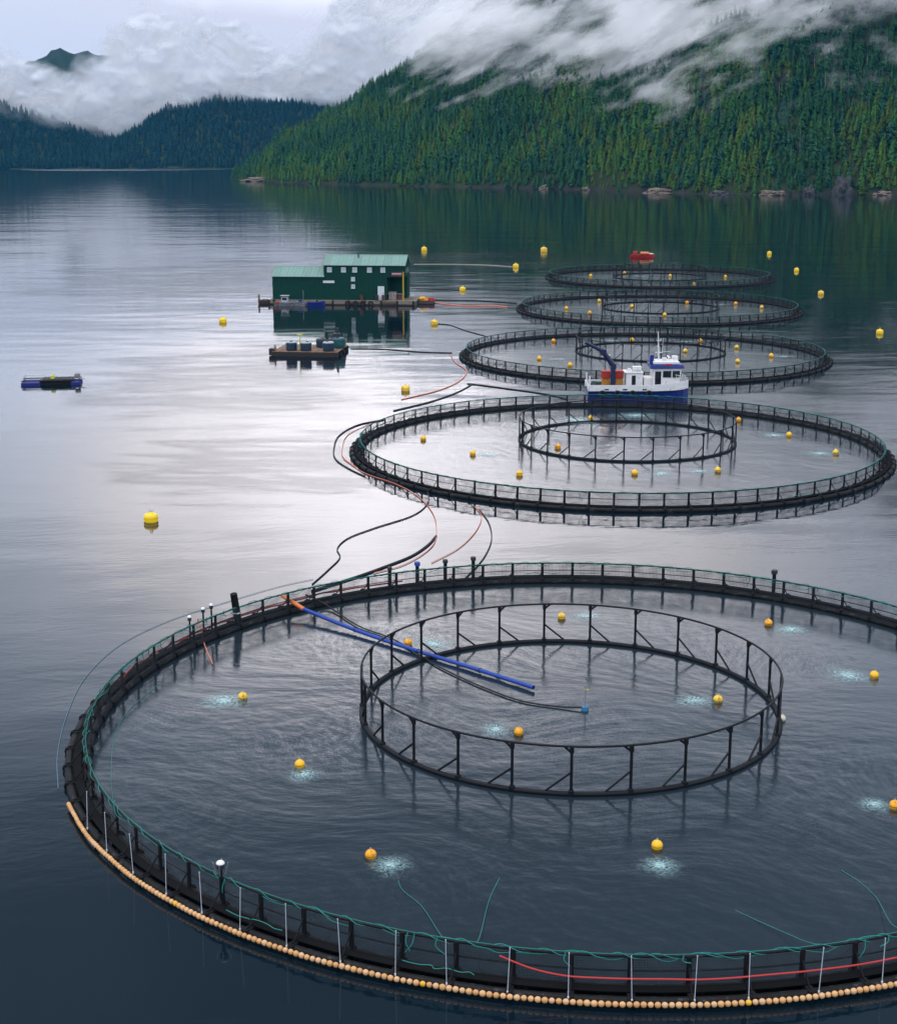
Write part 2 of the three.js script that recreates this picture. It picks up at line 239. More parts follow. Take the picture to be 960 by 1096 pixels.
for (const [x, z, w, h, d, m, label] of [
  [118, -860, 10, 2.8, 5, paleRock, 'flat pale beige rock islet just off the forest shore'],
  [-150, -1205, 17, 4.0, 8, paleRock, 'pale pink rock ledge at the tip of the wooded cape'],
  [174, -812, 9, 2.8, 5, paleRock, 'low pale rock under the yellow-green shore trees'],
  [213, -819, 6.5, 11, 5, greyRock, 'tall grey rock cliff rising from the water among conifers'],
  [194, -816, 4, 5.5, 3.5, greyRock, 'narrow grey rock stack beside the tall cliff'],
  [233, -812, 6, 2.6, 4, paleRock, 'rounded pale boulder beyond the tall grey cliff'],
  [148, -826, 7, 2.0, 4, greyRock, 'dark flat rock at the waterline near the islet'],
  [60, -955, 4, 2.4, 3, paleRock, 'small pale boulder alone on the wooded shore'],
  [84, -922, 3, 2.0, 3, paleRock, 'small pale rock on the shore close to the beige islet'],
]) tag(mesh('shore_rock', rockGeometry(x * 0.37, w * 0.8, h * 0.85, d, 0.35).translate(x, 0.3, z), m), label, 'rock', 'rocks along the far shore');

// ───────────────────────── clouds ─────────────────────────
function cloudLayer(name, parent, nu, nv, place, density, texW, texH) {  // a billowing sheet of vapour; its alpha is how thick the vapour is
  const tex = dataTex(texW, texH, (u, v) => { const a = density(u, v); return [a, a, a]; }); tex.wrapS = tex.wrapT = THREE.ClampToEdgeWrapping;
  const pos = [], uv = [], idx = [];
  for (let j = 0; j <= nv; j++) for (let i = 0; i <= nu; i++) { pos.push(...place(i / nu, j / nv)); uv.push(i / nu, j / nv); if (i < nu && j < nv) { const a = j * (nu + 1) + i; idx.push(a, a + 1, a + nu + 1, a + 1, a + nu + 2, a + nu + 1); } }
  const g = new THREE.BufferGeometry(); g.setAttribute('position', new THREE.Float32BufferAttribute(pos, 3)); g.setAttribute('uv', new THREE.Float32BufferAttribute(uv, 2)); g.setIndex(idx); g.computeVertexNormals();
  return mesh(name, g, M('vapour', [1, 0.985, 0.985], 1, { transparent: true, alphaMap: tex, transmission: 0.45, specularIntensity: 0 }), parent);
}
{
  // cumulus lying across the valley at the head of the fjord
  const t = thing('cloud', 'bright cumulus cloud bank lying across the valley at the fjord head', 'cloud', [0, 0, 0]);
  const top = [[-1000, 190], [-760, 200], [-722, 205], [-690, 172], [-640, 158], [-592, 156], [-558, 222], [-500, 255], [-400, 250], [-330, 235], [-270, 195], [-220, 215], [-170, 300], [-60, 360], [100, 380]];
  const bot = [[-1000, 92], [-740, 84], [-670, 58], [-560, 52], [-500, 60], [-430, 86], [-330, 98], [-220, 106], [-120, 96], [60, 90]];
  for (let k = 0; k < 3; k++) {
    const X0 = -1000, X1 = 120, Y0 = 30, Y1 = 420, Z = [-2560, -2440, -2330][k];
    const field = (u, v) => { const x = lerp(X0, X1, u), y = lerp(Y0, Y1, v); const b = billow(x / 95, y / 80, k * 3.3 + 0.4, 5), n = fbm(x / 150 + 9, y / 110, k * 5.1, 5); return { x, y, b, n }; };
    cloudLayer('vapour_layer', t, 240, 90, (u, v) => { const x = lerp(X0, X1, u), y = lerp(Y0, Y1, v), b = billow(x / 95, y / 80, k * 3.3 + 0.4, 3); return [x, y, Z + 30 * (b - 0.4) + 120 * ((x + 400) / 700) ** 2]; },
      (u, v) => {
        const { x, y, b, n } = field(u, v), T = interp(top, x) - k * 18, B = interp(bot, x) + k * 10;
        const f = Math.min((T - y) / 46, 1.2) * 0.55 + 0.30 * b + 0.42 * n - 0.10 - 0.10 * k, lowFade = sstep(-16, 22, y - B + 26 * n + 10 * b);
        const edge = sstep(0, 0.05, u) * sstep(1, 0.93, u) * sstep(1, 0.9, v);
        return edge * lowFade * sstep(0, 0.44 + 0.1 * k, f) * (0.97 - 0.16 * k);
      }, 1024, 512);
  }
}
{
  // low cloud dragging along the near mountainside
  const t = thing('cloud', 'grey low cloud dragging in torn wisps along the forested mountainside', 'cloud', [0, 0, 0]);
  const line = [[-230, -1330], ...nearShore.filter(([x]) => x < 430 && x > -170), [520, -720]].filter((_, i) => i % 2 === 0), path = new THREE.CatmullRomCurve3(line.map(([x, z]) => new THREE.Vector3(x, 0, z)));
  const inland = [0.62, -0.785];
  for (let k = 0; k < 5; k++) {
    const off = [-6, 8, 22, 38, 58][k], Y0 = 30, Y1 = 320;
    const spine = []; for (let i = 0; i <= 400; i++) spine.push(path.getPointAt(i / 400));
    const depth = (u, y) => { const p = path.getPointAt(u); let d = 0; while (d < y / 0.72 && nearHeight(p.x + inland[0] * d, p.z + inland[1] * d) < y) d += 4; return d; };
    const table = []; for (let j = 0; j <= 30; j++) { table.push([]); for (let i = 0; i <= 60; i++) table[j].push(depth(i / 60, lerp(Y0, Y1, j / 30))); }
    for (let pass = 0; pass < 2; pass++) for (let j = 1; j < 30; j++) for (let i = 1; i < 60; i++) table[j][i] = (table[j][i] * 2 + table[j][i - 1] + table[j][i + 1] + table[j - 1][i] + table[j + 1][i]) / 6;
    const look = (u, v) => { const a = u * 60, b = v * 30, i = Math.min(59, Math.floor(a)), j = Math.min(29, Math.floor(b)); return lerp(lerp(table[j][i], table[j][i + 1], a - i), lerp(table[j + 1][i], table[j + 1][i + 1], a - i), b - j); };
    const bottom = [[0, 100], [0.15, 95], [0.25, 80], [0.33, 72], [0.4, 64], [0.5, 58], [0.62, 58], [0.7, 66], [0.8, 76], [1, 90]], cover = [[0, -0.45], [0.2, -0.36], [0.3, -0.16], [0.38, -0.06], [0.5, 0.04], [0.62, 0.04], [0.68, -0.06], [0.76, -0.08], [1, -0.08]];
    cloudLayer('vapour_layer', t, 120, 48, (u, v) => { const y = lerp(Y0, Y1, v), p = path.getPointAt(u), d = look(u, v) - off - 9 * fbm(u * 9, v * 5, k * 2.2, 4) - 8 * k * v; return [p.x + inland[0] * d, y, p.z + inland[1] * d]; },
      (u, v) => {
        const y = lerp(Y0, Y1, v), p = spine[Math.round(u * 400)], d = look(u, v) - off, wx = p.x + inland[0] * d, wz = p.z + inland[1] * d, n = fbm(wx / 50, y / 42, wz / 50 + k * 0.35, 6, 0.53), big = fbm(wx / 120, y / 80 + 1, wz / 120, 3), B = interp(bottom, u);
        const f = n * 1.45 + big * 0.6 + interp(cover, u) - 0.06 + 0.42 * sstep(B + 4, B + 58, y) - 0.42 * sstep(B + 16, B - 26, y);
        const edge = sstep(0, 0.06, u) * sstep(1, 0.95, u) * sstep(1, 0.85, v) * sstep(0, 0.08, v);
        return edge * sstep(-0.08, 0.62, f) * 0.48;
      }, 1024, 384);
  }
}

// ───────────────────────── fish pens ─────────────────────────
const grime = dataTex(256, 256, (u, v) => { const n = clamp(0.5 + 0.7 * tile2(u, v, 5, 9, 41) + 0.5 * tile2(u, v, 21, 31, 42) + 0.3 * tile2(u, v, 71, 71, 43)), k = 0.62 + 0.38 * n; return [k, k * 0.985, k * 0.96]; }, true);
const salt = dataTex(256, 256, (u, v) => { const n = 0.5 * tile2(u, v, 9, 4, 81) + 0.4 * tile2(u, v, 31, 9, 82) + 0.4 * tile2(u, v, 90, 21, 83), k = 0.10 + 0.9 * sstep(0.20, 0.42, n) + 0.14 * n; return [k, k, k * 0.97]; }); salt.repeat.set(26, 1);
const plasticMat = M('black_plastic', [0.05, 0.052, 0.055], 0.6, { specularIntensity: 0.45, map: salt }), postMat = M('black_post', [0.006, 0.006, 0.007], 0.65, { specularIntensity: 0.4 }), walkMat = M('walkway', [0.007, 0.007, 0.008], 0.9, { specularIntensity: 0.3, map: grime });
const tealMat = M('teal_rope', [0.015, 0.22, 0.18], 0.85), redMat = M('red_hose', [0.48, 0.03, 0.025], 0.6), orangeRopeMat = M('orange_rope', [0.62, 0.20, 0.13], 0.75), blackHose = M('black_hose', [0.006, 0.0065, 0.008], 0.55), whiteRod = M('white_rod', [0.55, 0.58, 0.62], 0.5);
const yellowMat = M('yellow_float', [0.95, 0.50, 0.006], 0.42), buoyMat = M('yellow_buoy', [0.97, 0.64, 0.006], 0.4), steelMat = M('steel', [0.45, 0.46, 0.47], 0.4, { metalness: 0.8 });
const netTex = dataTex(512, 128, (u, v) => { const g = Math.max(Math.abs(((u * 64) % 1) - 0.5), Math.abs(((v * 16) % 1) - 0.5)) > 0.36 ? 0.95 : 0.10, n = clamp(0.75 + 0.7 * tile2(u, v, 9, 3, 51)); return [g * n, g * n, g * n]; });
const netMat = M('net', [0.022, 0.026, 0.028], 0.9, { transparent: true, alphaMap: netTex });
const NPOST = 78, PHASE = 1.532, RAIL_R = 20.0, RAIL_Y = 1.12;
const stanchionGeo = merge(box(0.92, 0.15, 0.22, 20.32, 0.21, 0, 0.04), box(0.08, 1.0, 0.15, 20.02, 0.64, 0, 0.03), bar([20.52, 0.3, 0], [20.06, 0.8, 0], 0.028, 6), ringTube(0.21, 0.04, 0, 10, 5).rotateX(Math.PI / 2).translate(20.0, 0.10, 0), ringTube(0.21, 0.04, 0, 10, 5).rotateX(Math.PI / 2).translate(20.62, 0.10, 0));
function polar(pts) { return pts.map(([R, y, a]) => [R * Math.cos(a), y, R * Math.sin(a)]); }
function wanderRope(R, y, turns, amp, n, seed, r) { const p = [], q = rng(seed); for (let i = 0; i < n; i++) { const a = i / n * Math.PI * 2, w = 0.06 + amp * Math.abs(noise3(i * 0.21, seed, 0.5)); const ph = a * turns + 5 * noise3(i * 0.06, seed + 0.3, 1.7); p.push([R + w * Math.cos(ph), y + w * Math.sin(ph) - amp * 0.8 * (noise3(i * 0.13, 2, seed) > 0.1 ? q() : 0), a]); } return tube(polar(p), r, 4, true, n * 3); }
function netGeometry(R, y0, y1, seg) { const g = new THREE.CylinderGeometry(R, R - 0.05, y1 - y0, seg, 2, true).translate(0, (y0 + y1) / 2, 0), uv = g.attributes.uv; for (let i = 0; i < uv.count; i++) uv.setXY(i, uv.getX(i) * 2 * Math.PI * R / 4.8, uv.getY(i) * (y1 - y0) / 1.2); return g; }
const penGeo = {
  outer: ringTube(20.62, 0.165, 0.09, 200, 10), inner: ringTube(20.0, 0.165, 0.09, 200, 10), rail: ringTube(RAIL_R, 0.04, RAIL_Y, 200, 6), midRail: ringTube(RAIL_R + 0.04, 0.022, 0.70, 160, 4),
  walk: merge(new THREE.RingGeometry(20.17, 20.46, 160, 1).rotateX(-Math.PI / 2).translate(0, 0.315, 0), ringTube(20.17, 0.02, 0.31, 160, 4), ringTube(20.46, 0.02, 0.31, 160, 4)),
  net: netGeometry(19.92, -0.25, 1.1, 160),
};
const waterDisc = (() => { const g = new THREE.RingGeometry(0.02, 19.9, 120, 24).rotateX(-Math.PI / 2).translate(0, 0.006, 0), p = g.attributes.position, uv = g.attributes.uv; for (let i = 0; i < uv.count; i++) uv.setXY(i, p.getX(i) + 4 * noise3(p.getX(i) / 9, 1, p.getZ(i) / 9), p.getZ(i) + 4 * noise3(p.getX(i) / 9, 5, p.getZ(i) / 9)); return g; })();
const pens = [[5.818, -56.536], [13.156, -113.207], [22.023, -167.187], [30.779, -218.442], [38.646, -274.811]];
const penLabels = ['large round net pen ringed by a tan bead float line', 'round net pen with the blue and white workboat alongside its rail', 'round net pen standing behind the moored workboat', 'round net pen between the pen behind the workboat and the outermost pen', 'outermost round net pen, beside the small red skiff'];
pens.forEach(([x, z], i) => {
  const t = thing('fish_pen', penLabels[i], 'fish pen', [x, 0, z], 0, 'round net pens in a line');
  mesh('outer_float_tube', penGeo.outer, plasticMat, t); mesh('inner_float_tube', penGeo.inner, plasticMat, t); mesh('walkway', penGeo.walk, walkMat, t);
  mesh('handrail', penGeo.rail, plasticMat, t); mesh('lower_rail', penGeo.midRail, plasticMat, t); mesh('net', penGeo.net, netMat, t);
  for (let k = 0; k < NPOST; k++) { const s = mesh('stanchion', stanchionGeo, postMat, t); s.rotation.y = -(PHASE + k * 2 * Math.PI / NPOST); }
  mesh('rail_rope', wanderRope(RAIL_R, RAIL_Y + 0.02, 117, 0.035, i ? 260 : 620, 3 + i, i ? 0.018 : 0.013), tealMat, t);
  if (i < 2) mesh('rail_rope', wanderRope(RAIL_R - 0.06, RAIL_Y - 0.06, 52, 0.12, i ? 200 : 420, 13 + i, 0.013), tealMat, t);
  mesh('net_headline', ringTube(RAIL_R - 0.05, 0.012, RAIL_Y + 0.03, 160, 4), tealMat, t);
  const r = rng(90 + i), ties = [];
  for (let k = 0; k < (i < 2 ? 30 : 16); k++) { const a = r() * 6.283, l = 0.15 + 0.5 * r() ** 2, b = a + (r() - 0.5) * 0.03; ties.push(tube(polar([[RAIL_R + 0.06, RAIL_Y + 0.06, a], [RAIL_R + 0.13, RAIL_Y - l * 0.4, a + 0.002], [RAIL_R + 0.09, RAIL_Y - l, b]]), 0.016, 4, false, 6)); }
  mesh('rope_ties', merge(ties), tealMat, t);
  // loose lines coiled on the walkway
  const lay = []; for (let k = 0; k < (i ? 5 : 6); k++) { const a0 = r() * 6.283, n = 9, pts = []; for (let q = 0; q < n; q++) pts.push([20.4 + 0.22 * (r() - 0.5), 0.43 + 0.05 * r(), a0 + q * 0.012 + 0.02 * (r() - 0.5)]); lay.push(tube(polar(pts), 0.015, 4, false, 24)); }
  mesh('walkway_rope', merge(lay), tealMat, t);
  const pw = mesh('pen_water', waterDisc, penWaterMat); pw.position.set(x, 0, z); structure(pw);
});

// things fixed to single pens
const [P1x, P1z] = pens[0], at1 = (R, y, a) => [P1x + R * Math.cos(a), y, P1z + R * Math.sin(a)];
{
  // tan bead float line, bead by bead
  const t = thing('float_line', 'line of tan bead floats hung round the outer tube of the pen', 'float line', [P1x, 0, P1z]);
  const beadGeo = new THREE.SphereGeometry(0.092, 8, 6).scale(1.05, 0.95, 0.9), tan = [0, 1, 2, 3].map((k) => M('tan_bead', [[0.66, 0.35, 0.13], [0.71, 0.39, 0.16], [0.60, 0.31, 0.11], [0.68, 0.40, 0.19]][k], 0.6)), gold = M('gold_bead', [0.80, 0.42, 0.02], 0.5), cord = [], r = rng(12);
  for (let k = 0; k < 186; k++) { const a = 2.735 - k * 0.0091, R = 20.90 + 0.035 * noise3(k * 0.1, 1, 1) + 0.012 * (r() - 0.5), b = mesh('float_bead', beadGeo, k % 47 === 46 ? gold : tan[Math.floor(r() * 4)], t); b.position.set(R * Math.cos(a), 0.19, R * Math.sin(a)); b.rotation.set(0, -a + Math.PI / 2, (r() - 0.5) * 0.4); b.scale.setScalar(0.92 + 0.14 * r()); cord.push([R, 0.19, a]); }
  mesh('cord', tube(polar(cord.filter((_, i) => i % 3 === 0)), 0.02, 5, false, 120), plasticMat, t);
}
{
  const rodGeo = merge(cyl(0.011, 0.011, 1.42, 0, 0.10, 0, 6), cyl(0.017, 0.017, 0.04, 0, 1.48, 0, 6), box(0.05, 0.08, 0.05, 0, 0.16, 0, 0.01));
  [2.625, 2.532, 2.438, 2.346, 2.262, 2.185, 2.10, 2.012, 1.93, 1.857, 1.775, 1.695, 1.612, 1.531, 1.459, 1.363, 1.27].forEach((a, i) => { const o = tag(mesh('net_rod', rodGeo, whiteRod), 'slim white upright rod standing on the outer tube behind the tan bead line', 'rod', 'white rods along the bead line'); o.position.set(...at1(20.78, 0.08, a)); o.rotation.z = 0.02 * ((i * 7) % 5 - 2); });
}
{
  const pts = []; for (let k = 0; k <= 20; k++) { const a = 1.79 - k * 0.045; pts.push([20.33 + 0.05 * noise3(k * 0.5, 2, 2), k < 1 ? 1.05 : k < 2 ? 0.78 : 0.62 + 0.05 * noise3(k * 0.4, 1, 3), a]); }
  tag(mesh('red_hose', tube(polar(pts), 0.026, 6, false, 120).translate(P1x, 0, P1z), redMat), 'bright red hose laid along the walkway above the tan bead line', 'hose');
  const p2 = []; for (let k = 0; k <= 30; k++) { const a = -2.98 + k * 0.033; p2.push([20.25 + 0.15 * noise3(k * 0.6, 5, 2), 0.55 + 0.12 * noise3(k * 0.5, 1, 7), a]); }
  tag(mesh('red_hose', tube(polar(p2), 0.045, 6, false, 120).translate(P1x, 0, P1z), M('dull_red_hose', [0.33, 0.045, 0.03], 0.6)), 'dull red hose running along the walkway towards the blue feed pipe', 'hose');
  tag(mesh('orange_rope', tube([at1(20.1, 0.95, -2.64), [-12.1, 0.6, -68.3], [-11.4, 0.06, -65.9], [-10.65, 0.04, -63.4]], 0.03, 5), orangeRopeMat), 'orange rope trailing from the rail into the pen water', 'rope');
}
// boxes, lamps and heavy posts on the rail
const darkBox = M('dark_case', [0.02, 0.022, 0.026], 0.5), blueBox = M('blue_case', [0.02, 0.06, 0.30], 0.5), whiteCap = M('white_cap', [0.78, 0.78, 0.76], 0.35);
function railPost(a, h, w, boxMat, label, name = 'rail_post') { const t = thing(name, label, 'post', at1(20.06, 0.3, a), -a); mesh('post', box(0.13, h, 0.18, 0, h / 2, 0, 0.03), postMat, t); mesh('case', box(w, w * 0.85, w, 0, h + w * 0.4, 0, 0.05), boxMat, t); return t; }
railPost(-2.03, 1.0, 0.22, darkBox, 'heavy rail post with dark case, next after the slim hose on the rail');
railPost(-1.952, 1.05, 0.27, blueBox, 'heavy rail post carrying a blue case');
railPost(-1.874, 1.05, 0.25, darkBox, 'heavy rail post with dark case between the blue case and the thin hose');
railPost(-1.797, 1.08, 0.26, darkBox, 'heavy rail post with dark case where the thin black hose reaches the rail');
railPost(-0.993, 1.12, 0.28, darkBox, 'single heavy rail post with dark case on the bare back rail');
{ const t = thing('mooring_post', 'thick black leaning post beside the white-capped lamps', 'post', at1(20.1, 0.3, -2.50), 2.5); mesh('post', new THREE.CylinderGeometry(0.17, 0.19, 1.6, 10).rotateX(-0.16).translate(0, 0.75, 0), postMat, t); mesh('collar', ringTube(0.2, 0.05, 0.55, 12, 5), steelMat, t); }
const lampA = thing('pen_lamp', 'white-capped lamp on a black stalk next to the orange trailing rope', 'lamp', at1(20.1, 0.35, -2.665), 0, 'white-capped lamps on the rail');
mesh('stalk', cyl(0.05, 0.04, 1.05, 0, 0, 0, 8), postMat, lampA); mesh('housing', cyl(0.09, 0.09, 0.16, 0, 1.0, 0, 10), darkBox, lampA); mesh('cap', new THREE.SphereGeometry(0.10, 12, 6, 0, 6.283, 0, 1.57).translate(0, 1.16, 0), whiteCap, lampA);
copyOf(lampA, at1(20.1, 0.5, -2.585), 0, 'white-capped lamp beside the thick black leaning post');
copyOf(lampA, at1(20.35, 0.35, -2.60), 1, 'white-capped lamp standing on the walkway beside another lamp');
{ const l = copyOf(lampA, at1(20.05, 0.45, 2.258), 0, 'white-domed beacon on its wire cage above the tan bead line'); l.scale.set(1.35, 1.0, 1.35); for (let k = 0; k < 4; k++) mesh('cage_bar', bar([0.1 * Math.cos(k * 1.57), 0.8, 0.1 * Math.sin(k * 1.57)], [0.17 * Math.cos(k * 1.57), 1.2, 0.17 * Math.sin(k * 1.57)], 0.012, 5), steelMat, l); }

// net stands inside the pens
const standMat = M('stand_tube', [0.006, 0.0065, 0.008], 0.55, { specularIntensity: 0.5 });
function standParts(R, H, n) { const s = 2 * Math.PI / n; return { base: ringTube(R, 0.105, 0.07, 120, 8), top: ringTube(R, 0.045, H, 120, 6), post: bar([R, 0, 0], [R, H, 0], 0.058, 7), brace: bar([R, H * 0.48, 0], [R * Math.cos(s * 0.46), 0.1, R * Math.sin(s * 0.46)], 0.045, 5), gusset: merge(bar([R, H - 0.24, 0], [R * Math.cos(s * 0.12), H - 0.02, R * Math.sin(s * 0.12)], 0.05, 5), box(0.1, 0.26, 0.16, R, H - 0.13, 0, 0.02)), clamp: box(0.2, 0.2, 0.2, R, 0.13, 0, 0.03) }; }
const SN = 25, sp = standParts(8.6, 1.9, SN), standSpots = [[5.0, -58.0, 0.12], [14.3, -117.0, 0.3], [23.4, -171.5, 0.7], [31.5, -221.5, 0.1], [39.2, -277.5, 0.4]];
['pen ringed by tan beads', 'pen the workboat lies beside', 'pen behind the workboat', 'pen before the outermost one', 'outermost pen'].forEach((w, i) => {
  const [x, z, a] = standSpots[i], t = thing('net_stand', 'black tubular ring stand floating inside the ' + w, 'stand', [x, 0, z], a, 'floating net stands');
  mesh('base_ring', sp.base, standMat, t); mesh('top_ring', sp.top, standMat, t);
  for (let k = 0; k < SN; k++) for (const [n, g] of [['post', sp.post], ['brace', sp.brace], ['gusset', sp.gusset], ['base_clamp', sp.clamp]]) mesh(n, g, standMat, t).rotation.y = -k * 2 * Math.PI / SN;
});

// yellow ball floats
const ballGeo = new THREE.LatheGeometry([[0, -0.2], [0.09, -0.19], [0.155, -0.13], [0.195, -0.05], [0.2, 0.02], [0.185, 0.09], [0.14, 0.155], [0.075, 0.193], [0.05, 0.215], [0.03, 0.222], [0, 0.222]].map(([a, b]) => new THREE.Vector2(a, b)), 16), bandGeo = ringTube(0.199, 0.012, 0.0, 16, 4), eyeGeo = new THREE.TorusGeometry(0.035, 0.012, 5, 10).translate(0, 0.24, 0), bandMat = M('float_band', [0.10, 0.06, 0.01], 0.6);
const slime = dataTex(128, 128, (u, v) => { const n = tile2(u, v, 6, 5, 91) + 0.6 * tile2(u, v, 19, 17, 92), k = sstep(0.12, 0.4, n); return mix3([1, 1, 1], [0.55, 0.50, 0.42], 0.6 * k); }, true);
const floatMats = [yellowMat, M('faded_float', [0.93, 0.56, 0.05], 0.55, { map: slime }), M('orange_float', [0.93, 0.40, 0.006], 0.5, { map: slime })];
let ball0;
function ball(x, z, s, label, group) { const tilt = noise3(x * 3, 1, z * 3); let t; if (!ball0) { t = ball0 = thing('ball_float', label, 'float', [x, 0.1 * s, z], 0, group); mesh('body', ballGeo, yellowMat, t); mesh('band', bandGeo, bandMat, t); mesh('eye', eyeGeo, steelMat, t); } else { t = copyOf(ball0, [x, 0.1 * s, z], tilt * 9, label); t.userData.group = group; } t.children[0].material = floatMats[Math.abs(Math.round(x * 7 + z * 3)) % 3]; t.scale.setScalar(s * (0.95 + 0.12 * Math.abs(tilt))); t.rotation.x = tilt * 0.5; t.rotation.z = tilt * 0.35; return t; }
const ballSets = [
  ['yellow ball float in the pen ringed by tan beads', [[5.62, -70.29], [-1.89, -66.26], [15.68, -69.24], [18.78, -61.79], [-8.72, -59.15], [11.36, -58.82], [2.79, -55.21], [-5.6, -51.98], [15.76, -48.38], [6.94, -45.27], [-2.55, -44.6]], 1],
  ['yellow ball float in the pen the workboat lies beside', [[-2.03, -117.27], [1.86, -111.21], [5.09, -103.79], [12.33, -126.71], [8.56, -113.79], [13.38, -104.11], [19.53, -105.07], [24.97, -125.8], [27.77, -118.89], [29.73, -111.57]], 1.2],
  ['yellow ball float in the pen behind the workboat', [[10.14, -164.82], [12.82, -180.5], [13.17, -159.62], [22.51, -181.69], [27.42, -171.19], [30.74, -180.76], [34.02, -174.56], [31.86, -162.55], [36.54, -167.16]], 1.35],
  ['yellow ball float in the pen before the outermost one', [[17.4, -219.57], [23.34, -230.82], [20.25, -213.06], [27.39, -222.28], [30.62, -210.56], [36.51, -227.9], [43.68, -226.47], [46.5, -220.91]], 1.45],
  ['yellow ball float in the outermost pen', [[26.51, -278.79], [33.54, -285.35], [41.33, -278.79], [42.82, -260.4], [51.24, -276.67]], 1.5],
];
ballSets.forEach(([label, list, s], i) => list.forEach(([x, z]) => ball(x, z, s, label, 'yellow floats, pen ' + ['of tan beads', 'of the workboat', 'behind the workboat', 'before the outermost', 'outermost'][i])));
{ const o = ball(13.58, -56.7, 0.85, 'small cream float bobbing just outside the ring stand', 'cream float'); delete o.userData.group; o.children[0].material = M('cream_float', [0.70, 0.62, 0.46], 0.5); }
// milky water welling up beside the floats
const bubbleTex = [0, 1, 2].map((k) => dataTex(128, 128, (u, v) => { const x = u * 2 - 1, y = v * 2 - 1, r = Math.hypot(x, y), n = fbm(x * 2.2 + k * 9, y * 2.2, k, 5, 0.6), f = fbm(x * 11, y * 11 + k * 5, k, 3), a = sstep(1.0, 0.0, r + 0.8 * n) * clamp(0.30 + 0.75 * f + 0.7 * n + 0.28 * sstep(0.4, 0, r)); return [a, a, a]; }));
const bubbleMats = bubbleTex.map((t, k) => M('milky_water_' + k, [0.46, 0.70, 0.68], 0.45, { transparent: true, alphaMap: t, ior: 1.33 }));
const bubbleGeo = (() => { const g = new THREE.PlaneGeometry(2, 2, 14, 14).rotateX(-Math.PI / 2), p = g.attributes.position; for (let i = 0; i < p.count; i++) { const r = Math.hypot(p.getX(i), p.getZ(i)); p.setY(i, 0.02 + 0.05 * Math.max(0, 1 - r) * (1 + noise3(p.getX(i) * 3, 1, p.getZ(i) * 3))); } g.computeVertexNormals(); return g; })();
[[-9.47, -58.82, 1.5, 1.6], [-5.4, -51.2, 1.0, 0.9], [-1.9, -44.0, 0.95, 1.0], [6.86, -43.95, 0.95, 1.0], [17.7, -61.91, 1.5, 1.3], [10.35, -58.82, 1.4, 1.1], [1.87, -55.6, 1.3, 0.9], [15.1, -48.6, 0.9, 0.9], [16.6, -68.4, 1.4, 1.2], [-0.7, -66.26, 1.6, 1.2], [6.9, -70.6, 1.3, 1.0], [26.6, -119.1, 1.7, 1.6], [28.5, -111.6, 1.8, 1.4], [15.3, -104.2, 1.9, 1.3], [3.1, -111.3, 1.9, 1.3], [18.2, -105.1, 1.6, 1.2], [11.0, -126.0, 3.0, 2.6], [16.5, -128.5, 3.0, 2.2], [12.5, -165.0, 2.2, 0.9], [25.0, -171.4, 2.2, 0.9], [29.0, -181.0, 2.2, 0.9], [38.0, -167.4, 2.2, 0.9], [20.2, -182.0, 2.6, 0.8], [25.5, -231.0, 2.2, 0.9], [41.5, -226.6, 2.6, 0.9], [36.0, -279.0, 3.2, 1.0]].forEach(([x, z, w, d], i) => { const o = tag(mesh('bubble_patch', bubbleGeo, bubbleMats[i % 3]), i < 11 ? 'milky turquoise patch of bubbles beside a float, pen ringed by tan beads' : i < 18 ? 'pale patch of bubbles in the pen the workboat lies beside' : 'pale streak of bubbles in one of the pens beyond the workboat', 'bubbles', i < 11 ? 'bubbles, pen of tan beads' : i < 18 ? 'bubbles, pen of the workboat' : 'bubbles, pens beyond the workboat'); o.position.set(x, 0, z); o.scale.set(w, 1, d); o.rotation.y = i < 18 ? i * 1.3 : 0; });

// feed pipe, hose and spreader in the pen of tan beads
{
  const t = thing('feed_pipe', 'long blue floating pipe with an orange end, lying across the ring stand', 'pipe', [0, 0, 0]), blue = M('blue_pipe', [0.008, 0.050, 0.30], 0.45);
  mesh('pipe', tube([[-7.2, 0.42, -70.5], [-4.5, 0.2, -67.9], [-1.4, 0.15, -64.9], [1.4, 0.15, -62.3], [3.66, 0.16, -60.1]], 0.095, 10, false, 40), blue, t);
  mesh('end_sleeve', tube([[-8.4, 0.75, -71.75], [-7.9, 0.62, -71.2], [-7.2, 0.42, -70.5]], 0.105, 10), M('orange_sleeve', [0.70, 0.18, 0.04], 0.5), t);
  for (const [x, z] of [[-4.5, -67.9], [-1.4, -64.9], [1.4, -62.3]]) mesh('clamp_band', new THREE.TorusGeometry(0.105, 0.02, 6, 14).rotateY(Math.PI / 4).translate(x, z === -67.9 ? 0.2 : 0.15, z), darkBox, t);
  tag(mesh('feed_hose', tube([at1(20, 0.8, -2.28), [-6.43, 0.25, -72.15], [-4.33, 0.07, -68.8], [-2.67, 0.06, -66.95], [-0.42, 0.06, -63.01], [1.61, 0.06, -60.27], [3.15, 0.06, -58.71], [4.68, 0.07, -58.06], [5.6, 0.12, -57.85]], 0.04, 7, false, 80), blackHose), 'thin black hose curving from the rail to the blue spreader', 'hose');
  const s = thing('feed_spreader', 'small blue spreader float with a thin upright pipe, ending the black hose', 'feed spreader', [5.67, 0, -57.85]);
  mesh('float', cyl(0.17, 0.14, 0.2, 0, -0.04, 0, 12), M('spreader_blue', [0.03, 0.16, 0.30], 0.5), s); mesh('mast', cyl(0.03, 0.025, 0.95, 0, 0.15, 0, 7), steelMat, s); mesh('nozzle', box(0.22, 0.05, 0.05, 0.05, 0.9, 0, 0.015), M('nozzle', [0.5, 0.42, 0.1], 0.5), s);
}
const looseTeal = M('loose_teal_rope', [0.03, 0.22, 0.20], 0.85);
